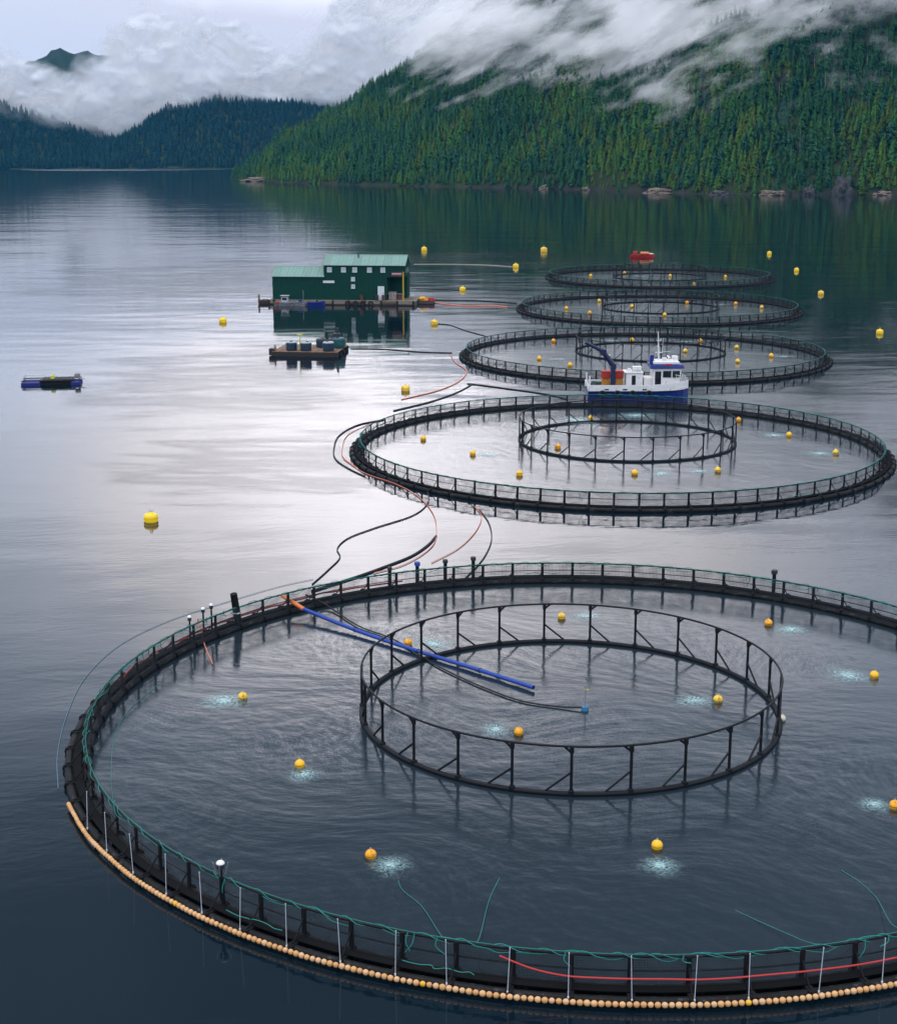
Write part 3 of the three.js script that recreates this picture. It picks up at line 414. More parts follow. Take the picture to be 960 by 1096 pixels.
// loose teal lines lying in the pen of tan beads
[[[0.19, 1.1, -37.3], [0.0, 0.55, -38.2], [-0.28, 0.12, -39.6], [-0.86, 0.03, -41.4], [-1.47, 0.02, -42.44], [-1.65, -0.02, -43.49]], [[0.7, 1.1, -37.2], [0.85, 0.6, -38.3], [1.0, 0.16, -39.8], [1.3, 0.03, -41.9], [1.99, -0.02, -44.46]], [[10.9, 1.1, -37.2], [10.44, 0.5, -38.3], [9.92, 0.12, -39.6], [9.17, 0.03, -40.6], [8.5, -0.02, -41.5]], [[13.2, 1.1, -38.0], [13.05, 0.5, -39.3], [13.27, 0.03, -41.96], [13.05, 0.02, -42.87], [12.67, 0.02, -43.68]], [[-11.4, 1.0, -46.5], [-12.0, 0.2, -49.0], [-12.5, 0.02, -51.0], [-13.2, 0.02, -54.8], [-13.3, 0.02, -57.5], [-12.6, 0.02, -61.0]]].forEach((p, i) => tag(mesh('mooring_rope', tube(p, 0.010, 5, false, 40), looseTeal), ['teal rope slanting into the water where two rail ropes meet', 'short teal rope beside the slanting one at the rail', 'teal rope slanting inwards from the rail above the red hose', 'teal rope hanging slack with a kink below the rail', 'long teal rope curving along the inside of the net'][i], 'rope'));
tag(mesh('mooring_rope', tube([[-14.2, 0.03, -50.0], [-15.0, 0.03, -53.0], [-15.7, 0.03, -57.3], [-16.0, 0.03, -61.8], [-15.4, 0.03, -66.3], [-13.78, 0.03, -69.9], [-11.43, 0.03, -73.0], [-8.9, 0.03, -75.9], [-7.33, 0.03, -77.2]], 0.013, 5, false, 90), M('faded_teal_rope', [0.12, 0.25, 0.30], 0.8)), 'faded teal rope floating just outside the float tubes', 'rope');

// ───────────────────────── lines on the open water ─────────────────────────
const W = (pts, y = 0.04) => pts.map(([x, z]) => [x, y, z]);
for (const [name, label, mat, r, pts] of [
  ['feed_hose', 'thin black hose winding in an S between the two first pens', blackHose, 0.038, [[-7.3, -76.2], [-6.64, -79.1], [-6.2, -81.63], [-6.49, -83.48], [-6.05, -85.84], [-4.6, -88.33], [-2.38, -91.46], [-1.53, -94.01], [-1.32, -96.7], [-1.81, -99.83], [-3.4, -101.2]]],
  ['feed_hose', 'thick black hose running straight out from the bead-ringed pen', blackHose, 0.075, [[-7.2, -74.9], [-4.85, -77.8], [-3.65, -79.48], [-2.14, -81.84], [-1.21, -84.32], [-0.75, -86.4]]],
  ['orange_rope', 'faded orange rope following the thick black hose between the pens', orangeRopeMat, 0.028, [[-4.11, -78.35], [-2.62, -79.86], [-0.99, -83.9], [-0.75, -88.57], [-1.08, -92.72], [-2.21, -97.54], [-3.7, -100.9], [-6.0, -104.4], [-7.9, -109.44]]],
  ['orange_rope', 'faded orange rope looping beside the short thin hose', orangeRopeMat, 0.026, [[-0.95, -80.45], [0.55, -83.48], [1.72, -87.87], [2.09, -91.71], [1.7, -94.2]]],
  ['feed_hose', 'short thin black hose from the heavy rail post to the next pen', blackHose, 0.04, [[0.9, -77.3], [1.68, -80.06], [2.15, -82.24], [2.57, -85.62], [2.51, -89.75], [2.0, -93.2]]],
  ['feed_hose', 'black hose bulging round the outside of the workboat pen', blackHose, 0.065, [[-5.6, -126.4], [-7.6, -124.0], [-8.88, -119.3], [-8.95, -113.79], [-8.5, -109.44], [-7.3, -106.05], [-6.0, -103.4]]],
  ['orange_rope', 'faded orange rope hugging the outside of the workboat pen', orangeRopeMat, 0.03, [[-6.6, -124.8], [-8.2, -119.5], [-8.3, -113.8], [-8.0, -110.2], [-6.8, -106.6]]],
  ['feed_hose', 'black hose crossing the gap towards the pen behind the workboat', blackHose, 0.07, [[-4.9, -131.0], [-1.56, -136.12], [0.9, -141.63], [2.33, -146.36]]],
  ['feed_hose', 'black hose doubling back between the workboat pen and the next', blackHose, 0.07, [[1.9, -147.0], [3.2, -146.0], [5.5, -143.96], [9.6, -140.0], [11.0, -137.5]]],
  ['orange_rope', 'orange rope snaking up to the pen behind the workboat', orangeRopeMat, 0.05, [[-4.38, -137.19], [-0.91, -142.78], [1.14, -148.84], [1.88, -156.09], [0.8, -162.0], [0.2, -169.0]]],
  ['orange_rope', 'orange rope sagging across the water from the green barge', orangeRopeMat, 0.10, [[-4.9, -231.5], [-1.43, -227.9], [2.81, -223.66], [6.2, -224.5], [8.9, -222.5]]],
  ['feed_hose', 'black hose stretched from the green barge to the pens', blackHose, 0.10, [[-4.9, -233.2], [-0.73, -232.3], [4.38, -232.3], [10.4, -228.2]]],
  ['feed_hose', 'black line drawn from the tub raft to the pens', blackHose, 0.06, [[-11.5, -174.0], [-7.7, -173.7], [-3.25, -171.19], [0.4, -170.37]]],
  ['mooring_rope', 'dark line from the drum buoy below the barge to a pen', blackHose, 0.06, [[-1.5, -200.3], [0.0, -198.89], [2.19, -192.47], [4.83, -186.0]]],
  ['mooring_rope', 'pale line floating between the barge and a drum buoy', M('pale_rope', [0.42, 0.38, 0.30], 0.8), 0.06, [[-7.15, -309.59], [0.0, -309.59], [7.8, -307.2], [13.0, -302.5]]],
  ['mooring_rope', 'dark line reaching from the barge end to its drum buoy', blackHose, 0.08, [[-5.5, -253.0], [-1.59, -252.0], [1.8, -250.2]]],
]) tag(mesh(name, tube(W(pts), r, 6, false, pts.length * 10), mat), label, name === 'feed_hose' ? 'hose' : 'rope');

// drum buoys
{
  const prof = [[0, -0.35], [0.3, -0.35], [0.44, -0.28], [0.48, -0.15], [0.48, 0.34], [0.45, 0.46], [0.36, 0.54], [0.12, 0.58], [0.1, 0.66], [0, 0.66]].map(([a, b]) => new THREE.Vector2(a, b));
  const body = new THREE.LatheGeometry(prof, 20), rib = merge(ringTube(0.485, 0.025, 0.1, 20, 5), ringTube(0.485, 0.025, 0.32, 20, 5)), eye = new THREE.TorusGeometry(0.09, 0.03, 6, 10).translate(0, 0.72, 0);
  const fadedBuoy = M('faded_buoy', [0.93, 0.60, 0.05], 0.5, { map: slime });
  const t0 = thing('drum_buoy', '', 'buoy', [0, 0, 0], 0, 'yellow drum buoys round the farm'); mesh('body', body, buoyMat, t0); mesh('rib', rib, buoyMat, t0); mesh('lifting_eye', eye, steelMat, t0);
  [[-18.67, -90.23, 1.0, 'yellow drum buoy alone on open water beside the bead-ringed pen'], [-4.18, -142.78, 0.95, 'yellow drum buoy off the end of the workboat pen'], [-30.72, -202.25, 1.15, 'yellow drum buoy off the low end of the green barge'], [-5.74, -354.6, 1.7, 'yellow drum buoy beyond the tall roof of the green barge'], [22.32, -351.2, 2.0, 'tall yellow drum buoy beyond the outermost pen, away from the shore line of buoys'], [13.58, -301.9, 1.5, 'yellow drum buoy at the end of the pale floating line'], [2.35, -249.98, 1.3, 'yellow drum buoy at the end of the dark line from the barge'], [-1.89, -200.0, 1.25, 'yellow drum buoy between the tub raft and the pens'], [72.99, -341.38, 1.3, 'last yellow drum buoy of the row along the pens, past the red skiff'], [67.94, -292.22, 1.2, 'yellow drum buoy beside the outermost pen on its mountain side'], [60.74, -243.25, 1.2, 'yellow drum buoy on the mountain side of the pen before the outermost'], [55.12, -189.4, 1.15, 'yellow drum buoy on the mountain side of the pen behind the workboat']].forEach(([x, z, s, label], i) => { const t = i ? copyOf(t0, [x, 0, z], i * 1.7, label) : t0; if (!i) { t.position.set(x, 0, z); t.userData.label = label; } t.scale.setScalar(s * (i < 3 ? 0.92 : 0.8)); t.rotation.z = 0.10 * Math.sin(i * 2.3); if (i % 3 === 1) t.children[0].material = t.children[1].material = fadedBuoy; });
}

// ───────────────────────── workboat ─────────────────────────
function loft(sections, closeEnds = true) {                        // sections: rings of points with equal counts
  const n = sections[0].length, p = [], idx = [];
  sections.forEach((s) => s.forEach((q) => p.push(...q)));
  for (let i = 0; i < sections.length - 1; i++) for (let k = 0; k < n; k++) { const a = i * n + k, b = i * n + (k + 1) % n, c = a + n, d = b + n; idx.push(a, c, b, b, c, d); }
  if (closeEnds) for (const e of [0, sections.length - 1]) { const c = p.length / 3, s = sections[e]; p.push(...[0, 1, 2].map((j) => s.reduce((t, q) => t + q[j], 0) / n)); for (let k = 0; k < n; k++) idx.push(c, e * n + k, e * n + (k + 1) % n); }
  const g = new THREE.BufferGeometry(); g.setAttribute('position', new THREE.Float32BufferAttribute(p, 3)); g.setIndex(idx); const f = g.toNonIndexed(); f.computeVertexNormals(); f.setAttribute('uv', new THREE.Float32BufferAttribute(new Float32Array(f.attributes.position.count * 2).map((_, i) => (i % 2 ? f.attributes.position.getY(i >> 1) : f.attributes.position.getX(i >> 1) + f.attributes.position.getZ(i >> 1)) * 0.4), 2)); return f;
}
const scuff = dataTex(256, 256, (u, v) => { const k = 0.93 + 0.07 * clamp(0.5 + 0.8 * tile2(u, v, 6, 11, 71) + 0.5 * tile2(u, v, 33, 47, 72)) - 0.22 * sstep(0.36, 0.5, tile2(u, v, 17, 5, 73)); return [k, k * 0.985, k * 0.965]; }, true);
const whitePaint = M('white_paint', [0.86, 0.86, 0.86], 0.4, { map: scuff }), bluePaint = M('blue_paint', [0.008, 0.035, 0.30], 0.35, { map: grime }), darkGlass = M('dark_glass', [0.008, 0.010, 0.013], 0.08), deckMat = M('deck', [0.16, 0.15, 0.14], 0.85, { map: grime }), craneMat = M('crane_blue', [0.004, 0.009, 0.05], 0.4), redPlastic = M('red_tub', [0.62, 0.035, 0.02], 0.5, { map: grime }), orangePlastic = M('orange_tub', [0.72, 0.30, 0.02], 0.5, { map: grime }), rubber = M('rubber', [0.015, 0.015, 0.016], 0.85);
{
  const b = thing('workboat', 'blue and white workboat with a crane, moored against the pen rail', 'workboat', [17.55, 0.5, -136.9], 0);
  const plan = (x) => 1.75 * (x < 2.6 ? 1 : Math.sqrt(Math.max(0.015, 1 - ((x - 2.6) / 2.18) ** 2.2)));   // half beam
  const ring = (y0, y1, f0, f1, inset) => { const out = []; for (let i = 0; i <= 16; i++) { const x = -4.7 + 9.45 * i / 16, h = plan(x) - inset; out.push([[x, y0(x), -h * f0], [x, y0(x), h * f0], [x, y1(x), h * f1], [x, y1(x), -h * f1]]); } return loft(out); };
  const sheer = (x) => 0.62 + 0.10 * sstep(1, 4.6, x);
  mesh('hull', ring(() => -0.85, sheer, 0.86, 1, 0), bluePaint, b);
  mesh('deck', ring((x) => sheer(x) + 0.003, (x) => sheer(x) + 0.06, 0.95, 0.95, 0.05), deckMat, b);
  const bul = (side) => { const out = []; for (let i = 0; i <= 18; i++) { const x = -4.7 + 9.4 * i / 18, h = plan(x) * side, top = sheer(x) + 0.58 + 0.22 * sstep(0.5, 4.6, x), w = 0.07 * side; out.push([[x, sheer(x) + 0.004, h - w], [x, sheer(x) + 0.004, h + 0.012 * side], [x, top, h + 0.03 * side], [x, top, h - w]]); } return loft(out); };
  const bw = mesh('bulwark', bul(1), whitePaint, b); mesh('bulwark', bul(-1), whitePaint, b); mesh('transom_bulwark', box(0.08, 0.58, 3.3, -4.66, 0.93, 0, 0.02), whitePaint, b);
  mesh('rub_rail', merge([1, -1].map((s) => { const p = []; for (let i = 0; i <= 14; i++) { const x = -4.7 + 9.4 * i / 14; p.push([x, sheer(x) - 0.02, (plan(x) + 0.03) * s]); } return tube(p, 0.055, 5); })), rubber, b);
  for (const x of [-3.4, -2.0, -0.6, 0.9]) mesh('fender_tyre', new THREE.TorusGeometry(0.24, 0.09, 6, 14).translate(x, 0.42, 1.86), rubber, b);
  // scuppers cut as dark slots in the bulwark, freeing ports
  for (const x of [-3.0, -1.3, 0.5]) mesh('freeing_port', box(0.4, 0.12, 0.03, x, 0.80, 1.80, 0.01), darkBox, bw);
  // wheelhouse
  const wh = mesh('wheelhouse', merge(loft([[[1.35, 0.68, -1.2], [1.35, 0.68, 1.2], [1.35, 2.62, 1.15], [1.35, 2.62, -1.15]], [[3.75, 0.72, -1.0], [3.75, 0.72, 1.0], [3.62, 1.62, 1.0], [3.62, 1.62, -1.0]]].map((s, i) => i ? [[3.75, 0.72, -1.0], [3.75, 0.72, 1.0], [3.95, 2.62, 1.02], [3.95, 2.62, -1.02]] : s))), whitePaint, b);
  for (const s of [1, -1]) { for (const [x, w] of [[2.62, 0.78], [3.46, 0.68]]) { const q = mesh('side_window', box(w, 0.62, 0.05, x, 2.12, s * (1.155 - 0.045 * (x - 1.35)), 0.04), darkGlass, wh); q.rotation.y = 0; } mesh('wheelhouse_door', box(0.56, 1.55, 0.05, 1.78, 1.62, s * 1.165, 0.04), darkGlass, wh); }
  for (const z of [-0.62, 0, 0.62]) mesh('front_window', box(0.05, 0.60, 0.54, 3.90, 2.14, z, 0.04), darkGlass, wh);
  mesh('roof_visor', loft([[[1.05, 2.63, -1.32], [1.05, 2.63, 1.32], [1.05, 2.98, 1.28], [1.05, 2.98, -1.28]], [[4.2, 2.66, -1.18], [4.2, 2.66, 1.18], [4.05, 3.0, 1.12], [4.05, 3.0, -1.12]]]), bluePaint, b);
  mesh('roof_deck', box(2.4, 0.28, 1.9, 2.55, 3.14, 0, 0.08), whitePaint, b);
  mesh('name_board', box(0.62, 0.16, 0.04, 2.7, 3.02, 1.27, 0.01), redPlastic, b);
  mesh('searchlight', merge(cyl(0.05, 0.05, 0.3, 3.3, 3.26, 0.4, 8), new THREE.SphereGeometry(0.17, 10, 8).translate(3.3, 3.62, 0.4)), whitePaint, b);
  mesh('radar', merge(cyl(0.06, 0.06, 0.25, 2.9, 3.26, -0.3, 8), box(0.16, 0.12, 1.2, 2.9, 3.55, -0.3, 0.03)), whitePaint, b);
  mesh('roof_locker', merge(box(0.5, 0.36, 0.6, 3.5, 3.44, -0.4), box(0.4, 0.3, 0.4, 2.4, 3.42, 0.5)), whitePaint, b);
  mesh('funnel', merge(box(0.36, 1.15, 0.5, 1.28, 3.25, 0.2, 0.06)), bluePaint, b);
  const mast = mesh('mast', merge(bar([1.95, 3.2, 0], [1.82, 5.9, 0], 0.07, 8, 0.035), bar([1.6, 4.0, 0], [2.3, 4.0, 0], 0.03, 5), bar([1.87, 4.55, -0.5], [1.87, 4.55, 0.5], 0.03, 5), bar([1.7, 5.1, 0], [2.1, 5.1, 0], 0.025, 5)), whitePaint, b);
  mesh('navigation_lamp', cyl(0.06, 0.06, 0.14, 2.08, 5.12, 0, 8), M('lamp_shell', [0.6, 0.6, 0.6], 0.3), mast); mesh('antenna', bar([2.25, 4.0, 0], [2.3, 5.3, 0], 0.012, 4), whitePaint, mast);
  // aft cabin and machinery
  const cab = mesh('aft_cabin', box(1.55, 1.5, 1.7, -0.35, 1.44, 0, 0.06), whitePaint, b);
  mesh('cabin_door', box(0.36, 1.1, 0.04, -0.42, 1.42, 0.87, 0.03), darkGlass, cab); mesh('roof_edge', box(1.75, 0.09, 1.9, -0.4, 2.23, 0, 0.03), whitePaint, cab); mesh('life_raft', merge(new THREE.CylinderGeometry(0.24, 0.24, 0.8, 12).rotateZ(1.57).translate(-0.1, 2.55, 0.3), box(0.3, 0.3, 0.3, -0.8, 2.42, 0.4)), whitePaint, cab);
  mesh('engine_casing', box(0.85, 1.05, 1.5, 0.95, 1.22, 0, 0.06), whitePaint, b);
  const rl = []; for (let k = 0; k < 4; k++) rl.push(bar([-1.1 + k * 0.5, 2.27, 0.9], [-1.1 + k * 0.5, 2.75, 0.9], 0.02, 5)); rl.push(bar([-1.1, 2.75, 0.9], [0.4, 2.75, 0.9], 0.022, 5)); mesh('cabin_rail', merge(rl), steelMat, b);
  const bowRail = []; for (let k = 0; k < 6; k++) { const x = 3.4 + k * 0.24, h = plan(x) - 0.08; for (const s of [1, -1]) bowRail.push(bar([x, 1.3, h * s], [x, 2.1 - k * 0.08, h * s], 0.022, 5)); } for (const s of [1, -1]) bowRail.push(tube([[3.3, 2.15, plan(3.3) * s], [4.0, 1.95, (plan(4.0) - 0.08) * s], [4.62, 1.68, (plan(4.6) - 0.08) * s]], 0.026, 5)); mesh('bow_rail', merge(bowRail), whitePaint, b);
  mesh('anchor_winch', merge(new THREE.CylinderGeometry(0.2, 0.2, 0.6, 10).rotateX(1.57).translate(4.1, 1.05, 0), box(0.4, 0.25, 0.7, 4.1, 0.85, 0)), darkBox, b);
  mesh('stern_post', merge(bar([-4.55, 0.7, 1.55], [-4.55, 2.0, 1.55], 0.07, 6), bar([-4.55, 0.7, -1.55], [-4.55, 1.9, -1.55], 0.07, 6)), whitePaint, b);
  // deck tubs
  for (const [x, z] of [[-2.95, 0.25], [-1.75, 0.15]]) { mesh('orange_tub', merge(box(0.72, 0.9, 0.9, x, 1.13, z, 0.08), box(0.78, 0.07, 0.96, x, 1.6, z, 0.02)), orangePlastic, b); mesh('red_tub', merge(box(0.78, 0.62, 0.95, x, 1.97, z, 0.08), box(0.84, 0.07, 1.0, x, 2.3, z, 0.02)), redPlastic, b); }
  mesh('net_pile', rockGeometry(4.4, 0.8, 0.35, 0.7, 0.5, 3).translate(-3.9, 0.85, -0.2), M('net_heap', [0.02, 0.045, 0.035], 0.95), b);
  // crane
  const cr = mesh('crane_column', merge(cyl(0.34, 0.3, 0.4, -2.35, 0.66, 0.95, 12), cyl(0.26, 0.22, 1.75, -2.35, 1.0, 0.95, 10), box(0.5, 0.5, 0.5, -2.33, 2.85, 0.95, 0.05)), craneMat, b);
  mesh('crane_boom', merge(bar([-2.25, 2.8, 0.95], [-3.3, 4.15, 0.95], 0.27, 8, 0.23), box(0.6, 0.5, 0.46, -3.32, 4.18, 0.95, 0.06), bar([-3.25, 4.2, 0.95], [-5.0, 5.05, 0.95], 0.20, 8, 0.14)), craneMat, cr);
  mesh('hydraulic_ram', merge(bar([-2.42, 2.05, 0.95], [-2.95, 3.45, 0.95], 0.06, 6), bar([-2.8, 3.75, 0.95], [-3.9, 4.35, 0.95], 0.05, 6)), steelMat, cr);
  mesh('hook_line', merge(bar([-4.98, 5.08, 0.95], [-4.98, 4.1, 0.95], 0.02, 4), new THREE.TorusGeometry(0.09, 0.03, 5, 10).translate(-4.98, 4.0, 0.95)), darkBox, cr);
  mesh('crane_lamp', box(0.16, 0.16, 0.16, -2.75, 3.9, 1.12, 0.03), M('lamp_glass', [0.7, 0.65, 0.45], 0.3), cr);
}

// ───────────────────────── red skiff, blue work float ─────────────────────────
function openBoat(name, label, pos, turn, L, B, hullMat, inMat) {
  const t = thing(name, label, 'skiff', pos, turn), half = (x) => B / 2 * (x < L * 0.1 ? 1 : Math.sqrt(Math.max(0.02, 1 - ((x - L * 0.1) / (L * 0.405)) ** 2))), s = [], q = [];
  for (let i = 0; i <= 12; i++) { const x = -L / 2 + L * i / 12, h = half(x), y = 0.55 + 0.2 * sstep(0, L / 2, x); s.push([[x, -0.15, -h * 0.75], [x, -0.15, h * 0.75], [x, y, h], [x, y, h * 0.86], [x, 0.12, h * 0.66], [x, 0.12, -h * 0.66], [x, y, -h * 0.86], [x, y, -h]]); }
  mesh('hull', loft(s), hullMat, t); mesh('transom', box(0.06, 0.55, B * 0.8, -L / 2 + 0.05, 0.3, 0, 0.02), hullMat, t);
  mesh('bench', merge(box(0.3, 0.05, B * 0.82, -L * 0.12, 0.42, 0), box(0.3, 0.05, B * 0.82, L * 0.18, 0.45, 0)), inMat, t);
  const m = mesh('outboard_motor', merge(box(0.36, 0.5, 0.32, -L / 2 - 0.12, 0.85, 0, 0.08), box(0.14, 0.8, 0.14, -L / 2 - 0.14, 0.3, 0, 0.03)), darkBox, t);
  return t;
}
{
  const t = openBoat('skiff', 'small red and orange skiff afloat beyond the outermost pen', [42.7, 0, -331], 0, 5.4, 2.0, redPlastic, whitePaint);
  mesh('console', box(0.9, 0.9, 0.9, -1.5, 0.9, 0, 0.08), redPlastic, t); mesh('orange_canopy', box(1.9, 0.42, 1.5, 0.6, 0.95, 0, 0.12), M('orange_cover', [0.80, 0.24, 0.08], 0.6), t); mesh('white_bow', box(0.9, 0.25, 0.9, 2.0, 0.75, 0, 0.1), whitePaint, t);
}
{
  const t = thing('work_float', 'low blue and black work float drifting alone on open water', 'work float', [-39.7, 0, -147.2], 0.16), blue = M('float_blue', [0.008, 0.02, 0.30], 0.45, { map: grime }); t.scale.set(1.12, 0.82, 1);
  for (const [x, l] of [[-1.75, 1.7], [2.15, 0.9]]) for (const z of [-0.75, 0.75]) mesh('flotation_block', box(l, 0.5, 0.75, x, 0.14, z, 0.12), blue, t);
  mesh('frame', merge(box(5.1, 0.12, 0.12, 0, 0.55, 0.95), box(5.1, 0.12, 0.12, 0, 0.55, -0.95), ...[-2.4, -0.8, 0.8, 2.4].map((x) => box(0.12, 0.12, 2.0, x, 0.56, 0))), darkBox, t);
  for (let k = 0; k < 9; k++) mesh('deck_plank', box(0.26, 0.05, 1.9, -0.6 + k * 0.31, 0.66, 0, 0.01), M('dark_plank', [0.03 + 0.008 * (k % 3), 0.032, 0.03], 0.9), t);
  mesh('well', box(3.0, 0.55, 1.2, 0.4, 0.2, 0, 0.05), rubber, t);
  mesh('grey_rail', merge(bar([-2.4, 0.95, -0.9], [0.2, 0.95, -0.9], 0.04, 5), bar([-2.4, 0.6, -0.9], [-2.4, 0.95, -0.9], 0.04, 5), bar([0.2, 0.6, -0.9], [0.2, 0.95, -0.9], 0.04, 5)), steelMat, t);
  mesh('winch', merge(cyl(0.2, 0.2, 0.35, 0.1, 0.68, 0.2, 10), box(0.35, 0.3, 0.3, 0.1, 0.78, -0.3)), M('yellow_winch', [0.65, 0.62, 0.04], 0.5), t);
  mesh('motor', merge(box(0.5, 0.45, 0.45, 2.25, 1.0, 0, 0.08), box(0.6, 0.06, 0.4, 2.6, 0.55, 0)), M('grey_motor', [0.25, 0.25, 0.25], 0.5), t);
}

// ───────────────────────── tub raft ─────────────────────────
{
  const t = thing('wooden_raft', 'square wooden raft carrying blue tubs', 'raft', [-15.9, 0, -170.6], -0.12), woods = [[0.30, 0.19, 0.12], [0.25, 0.16, 0.10], [0.34, 0.23, 0.15]].map((c) => M('raft_wood', c, 0.85, { map: grime }));
  for (let k = 0; k < 22; k++) mesh('plank', box(0.31, 0.07, 6.6, -3.6 + k * 0.343, 0.52, 0, 0.01), woods[(k * 5) % 3], t);
  for (const z of [-3.1, 0, 3.1]) mesh('beam', box(7.7, 0.25, 0.28, 0, 0.36, z, 0.03), M('dark_wood', [0.05, 0.035, 0.025], 0.9), t);
  for (const z of [-3.0, -1, 1, 3.0]) mesh('pontoon', new THREE.CylinderGeometry(0.32, 0.32, 7.6, 12).rotateZ(Math.PI / 2).translate(0, 0.0, z), rubber, t);
  mesh('mooring_bitt', merge(cyl(0.12, 0.1, 0.7, -3.5, 0.55, 2.9, 8), cyl(0.12, 0.1, 0.7, 3.5, 0.55, -2.9, 8)), M('bitt_wood', [0.30, 0.18, 0.12], 0.9), t);
  mesh('end_block', box(0.7, 0.75, 1.0, -3.85, 0.45, 2.6, 0.05), darkBox, t);
  const tubMat = M('blue_tub', [0.012, 0.05, 0.10], 0.45, { map: grime }), tubLid = M('pale_lid', [0.50, 0.60, 0.62], 0.5, { map: grime }), tealTub = M('teal_tub', [0.01, 0.13, 0.14], 0.45, { map: grime });
  let first; const tubSpots = [[-1.75, 2.2, 1, tubLid, 'blue tub with a pale lid beside the yellow strap on the raft'], [-0.05, 2.3, 1, tubLid, 'blue tub with a pale lid in the front row of the raft'], [2.55, 2.3, 1.05, tubLid, 'blue tub with a pale lid set apart near the raft corner'], [1.1, -0.9, 1, darkBox, 'blue tub with a dark lid in the back row of the raft'], [2.4, -1.2, 1, darkBox, 'blue tub with a dark lid next to the teal tub on the raft'], [3.2, -0.6, 1.15, tealTub, 'tall teal tub at the back corner of the raft']];
  for (const [x, z, s, lid, label] of tubSpots) { const p = new THREE.Vector3(x, 0.56, z).applyAxisAngle(new THREE.Vector3(0, 1, 0), -0.12).add(t.position), o = thing('tub', label, 'tub', p.toArray(), x, 'tubs on the wooden raft'); o.scale.setScalar(s * 0.86); const side = lid === tealTub ? tealTub : tubMat; mesh('body', merge(new THREE.LatheGeometry([[0, 0], [0.66, 0], [0.72, 0.08], [0.74, 0.98], [0.70, 1.06]].map(([a, b]) => new THREE.Vector2(a, b)), 20), ringTube(0.745, 0.03, 0.4, 20, 5), ringTube(0.75, 0.03, 0.85, 20, 5)), side, o); mesh('lid', cyl(0.73, 0.6, 0.14, 0, 1.05, 0, 20), lid, o); mesh('hatch', cyl(0.2, 0.2, 0.1, 0.2, 1.18, 0, 12), darkBox, o); }
  const y = thing('yellow_strap', 'bright yellow strap frame standing between two tubs on the raft', 'strap', new THREE.Vector3(-0.9, 0.56, 1.5).applyAxisAngle(new THREE.Vector3(0, 1, 0), -0.12).add(t.position).toArray()); mesh('upright', merge(bar([0, 0, 0], [0, 1.75, 0], 0.07, 6), bar([-0.35, 1.7, 0], [0.3, 1.7, 0], 0.06, 6)), M('yellow_strap', [0.60, 0.56, 0.03], 0.6), y);
  const p = thing('pump', 'dark pump unit standing behind the tubs at the raft corner', 'pump', new THREE.Vector3(2.6, 0.56, -2.4).applyAxisAngle(new THREE.Vector3(0, 1, 0), -0.12).add(t.position).toArray()); mesh('casing', merge(box(0.9, 1.5, 0.8, 0, 0.75, 0, 0.1), cyl(0.15, 0.15, 0.6, 0.1, 1.5, 0, 8)), darkBox, p); mesh('flywheel', new THREE.CylinderGeometry(0.4, 0.4, 0.12, 14).rotateX(1.57).translate(0.2, 0.8, 0.47), rubber, p);
}

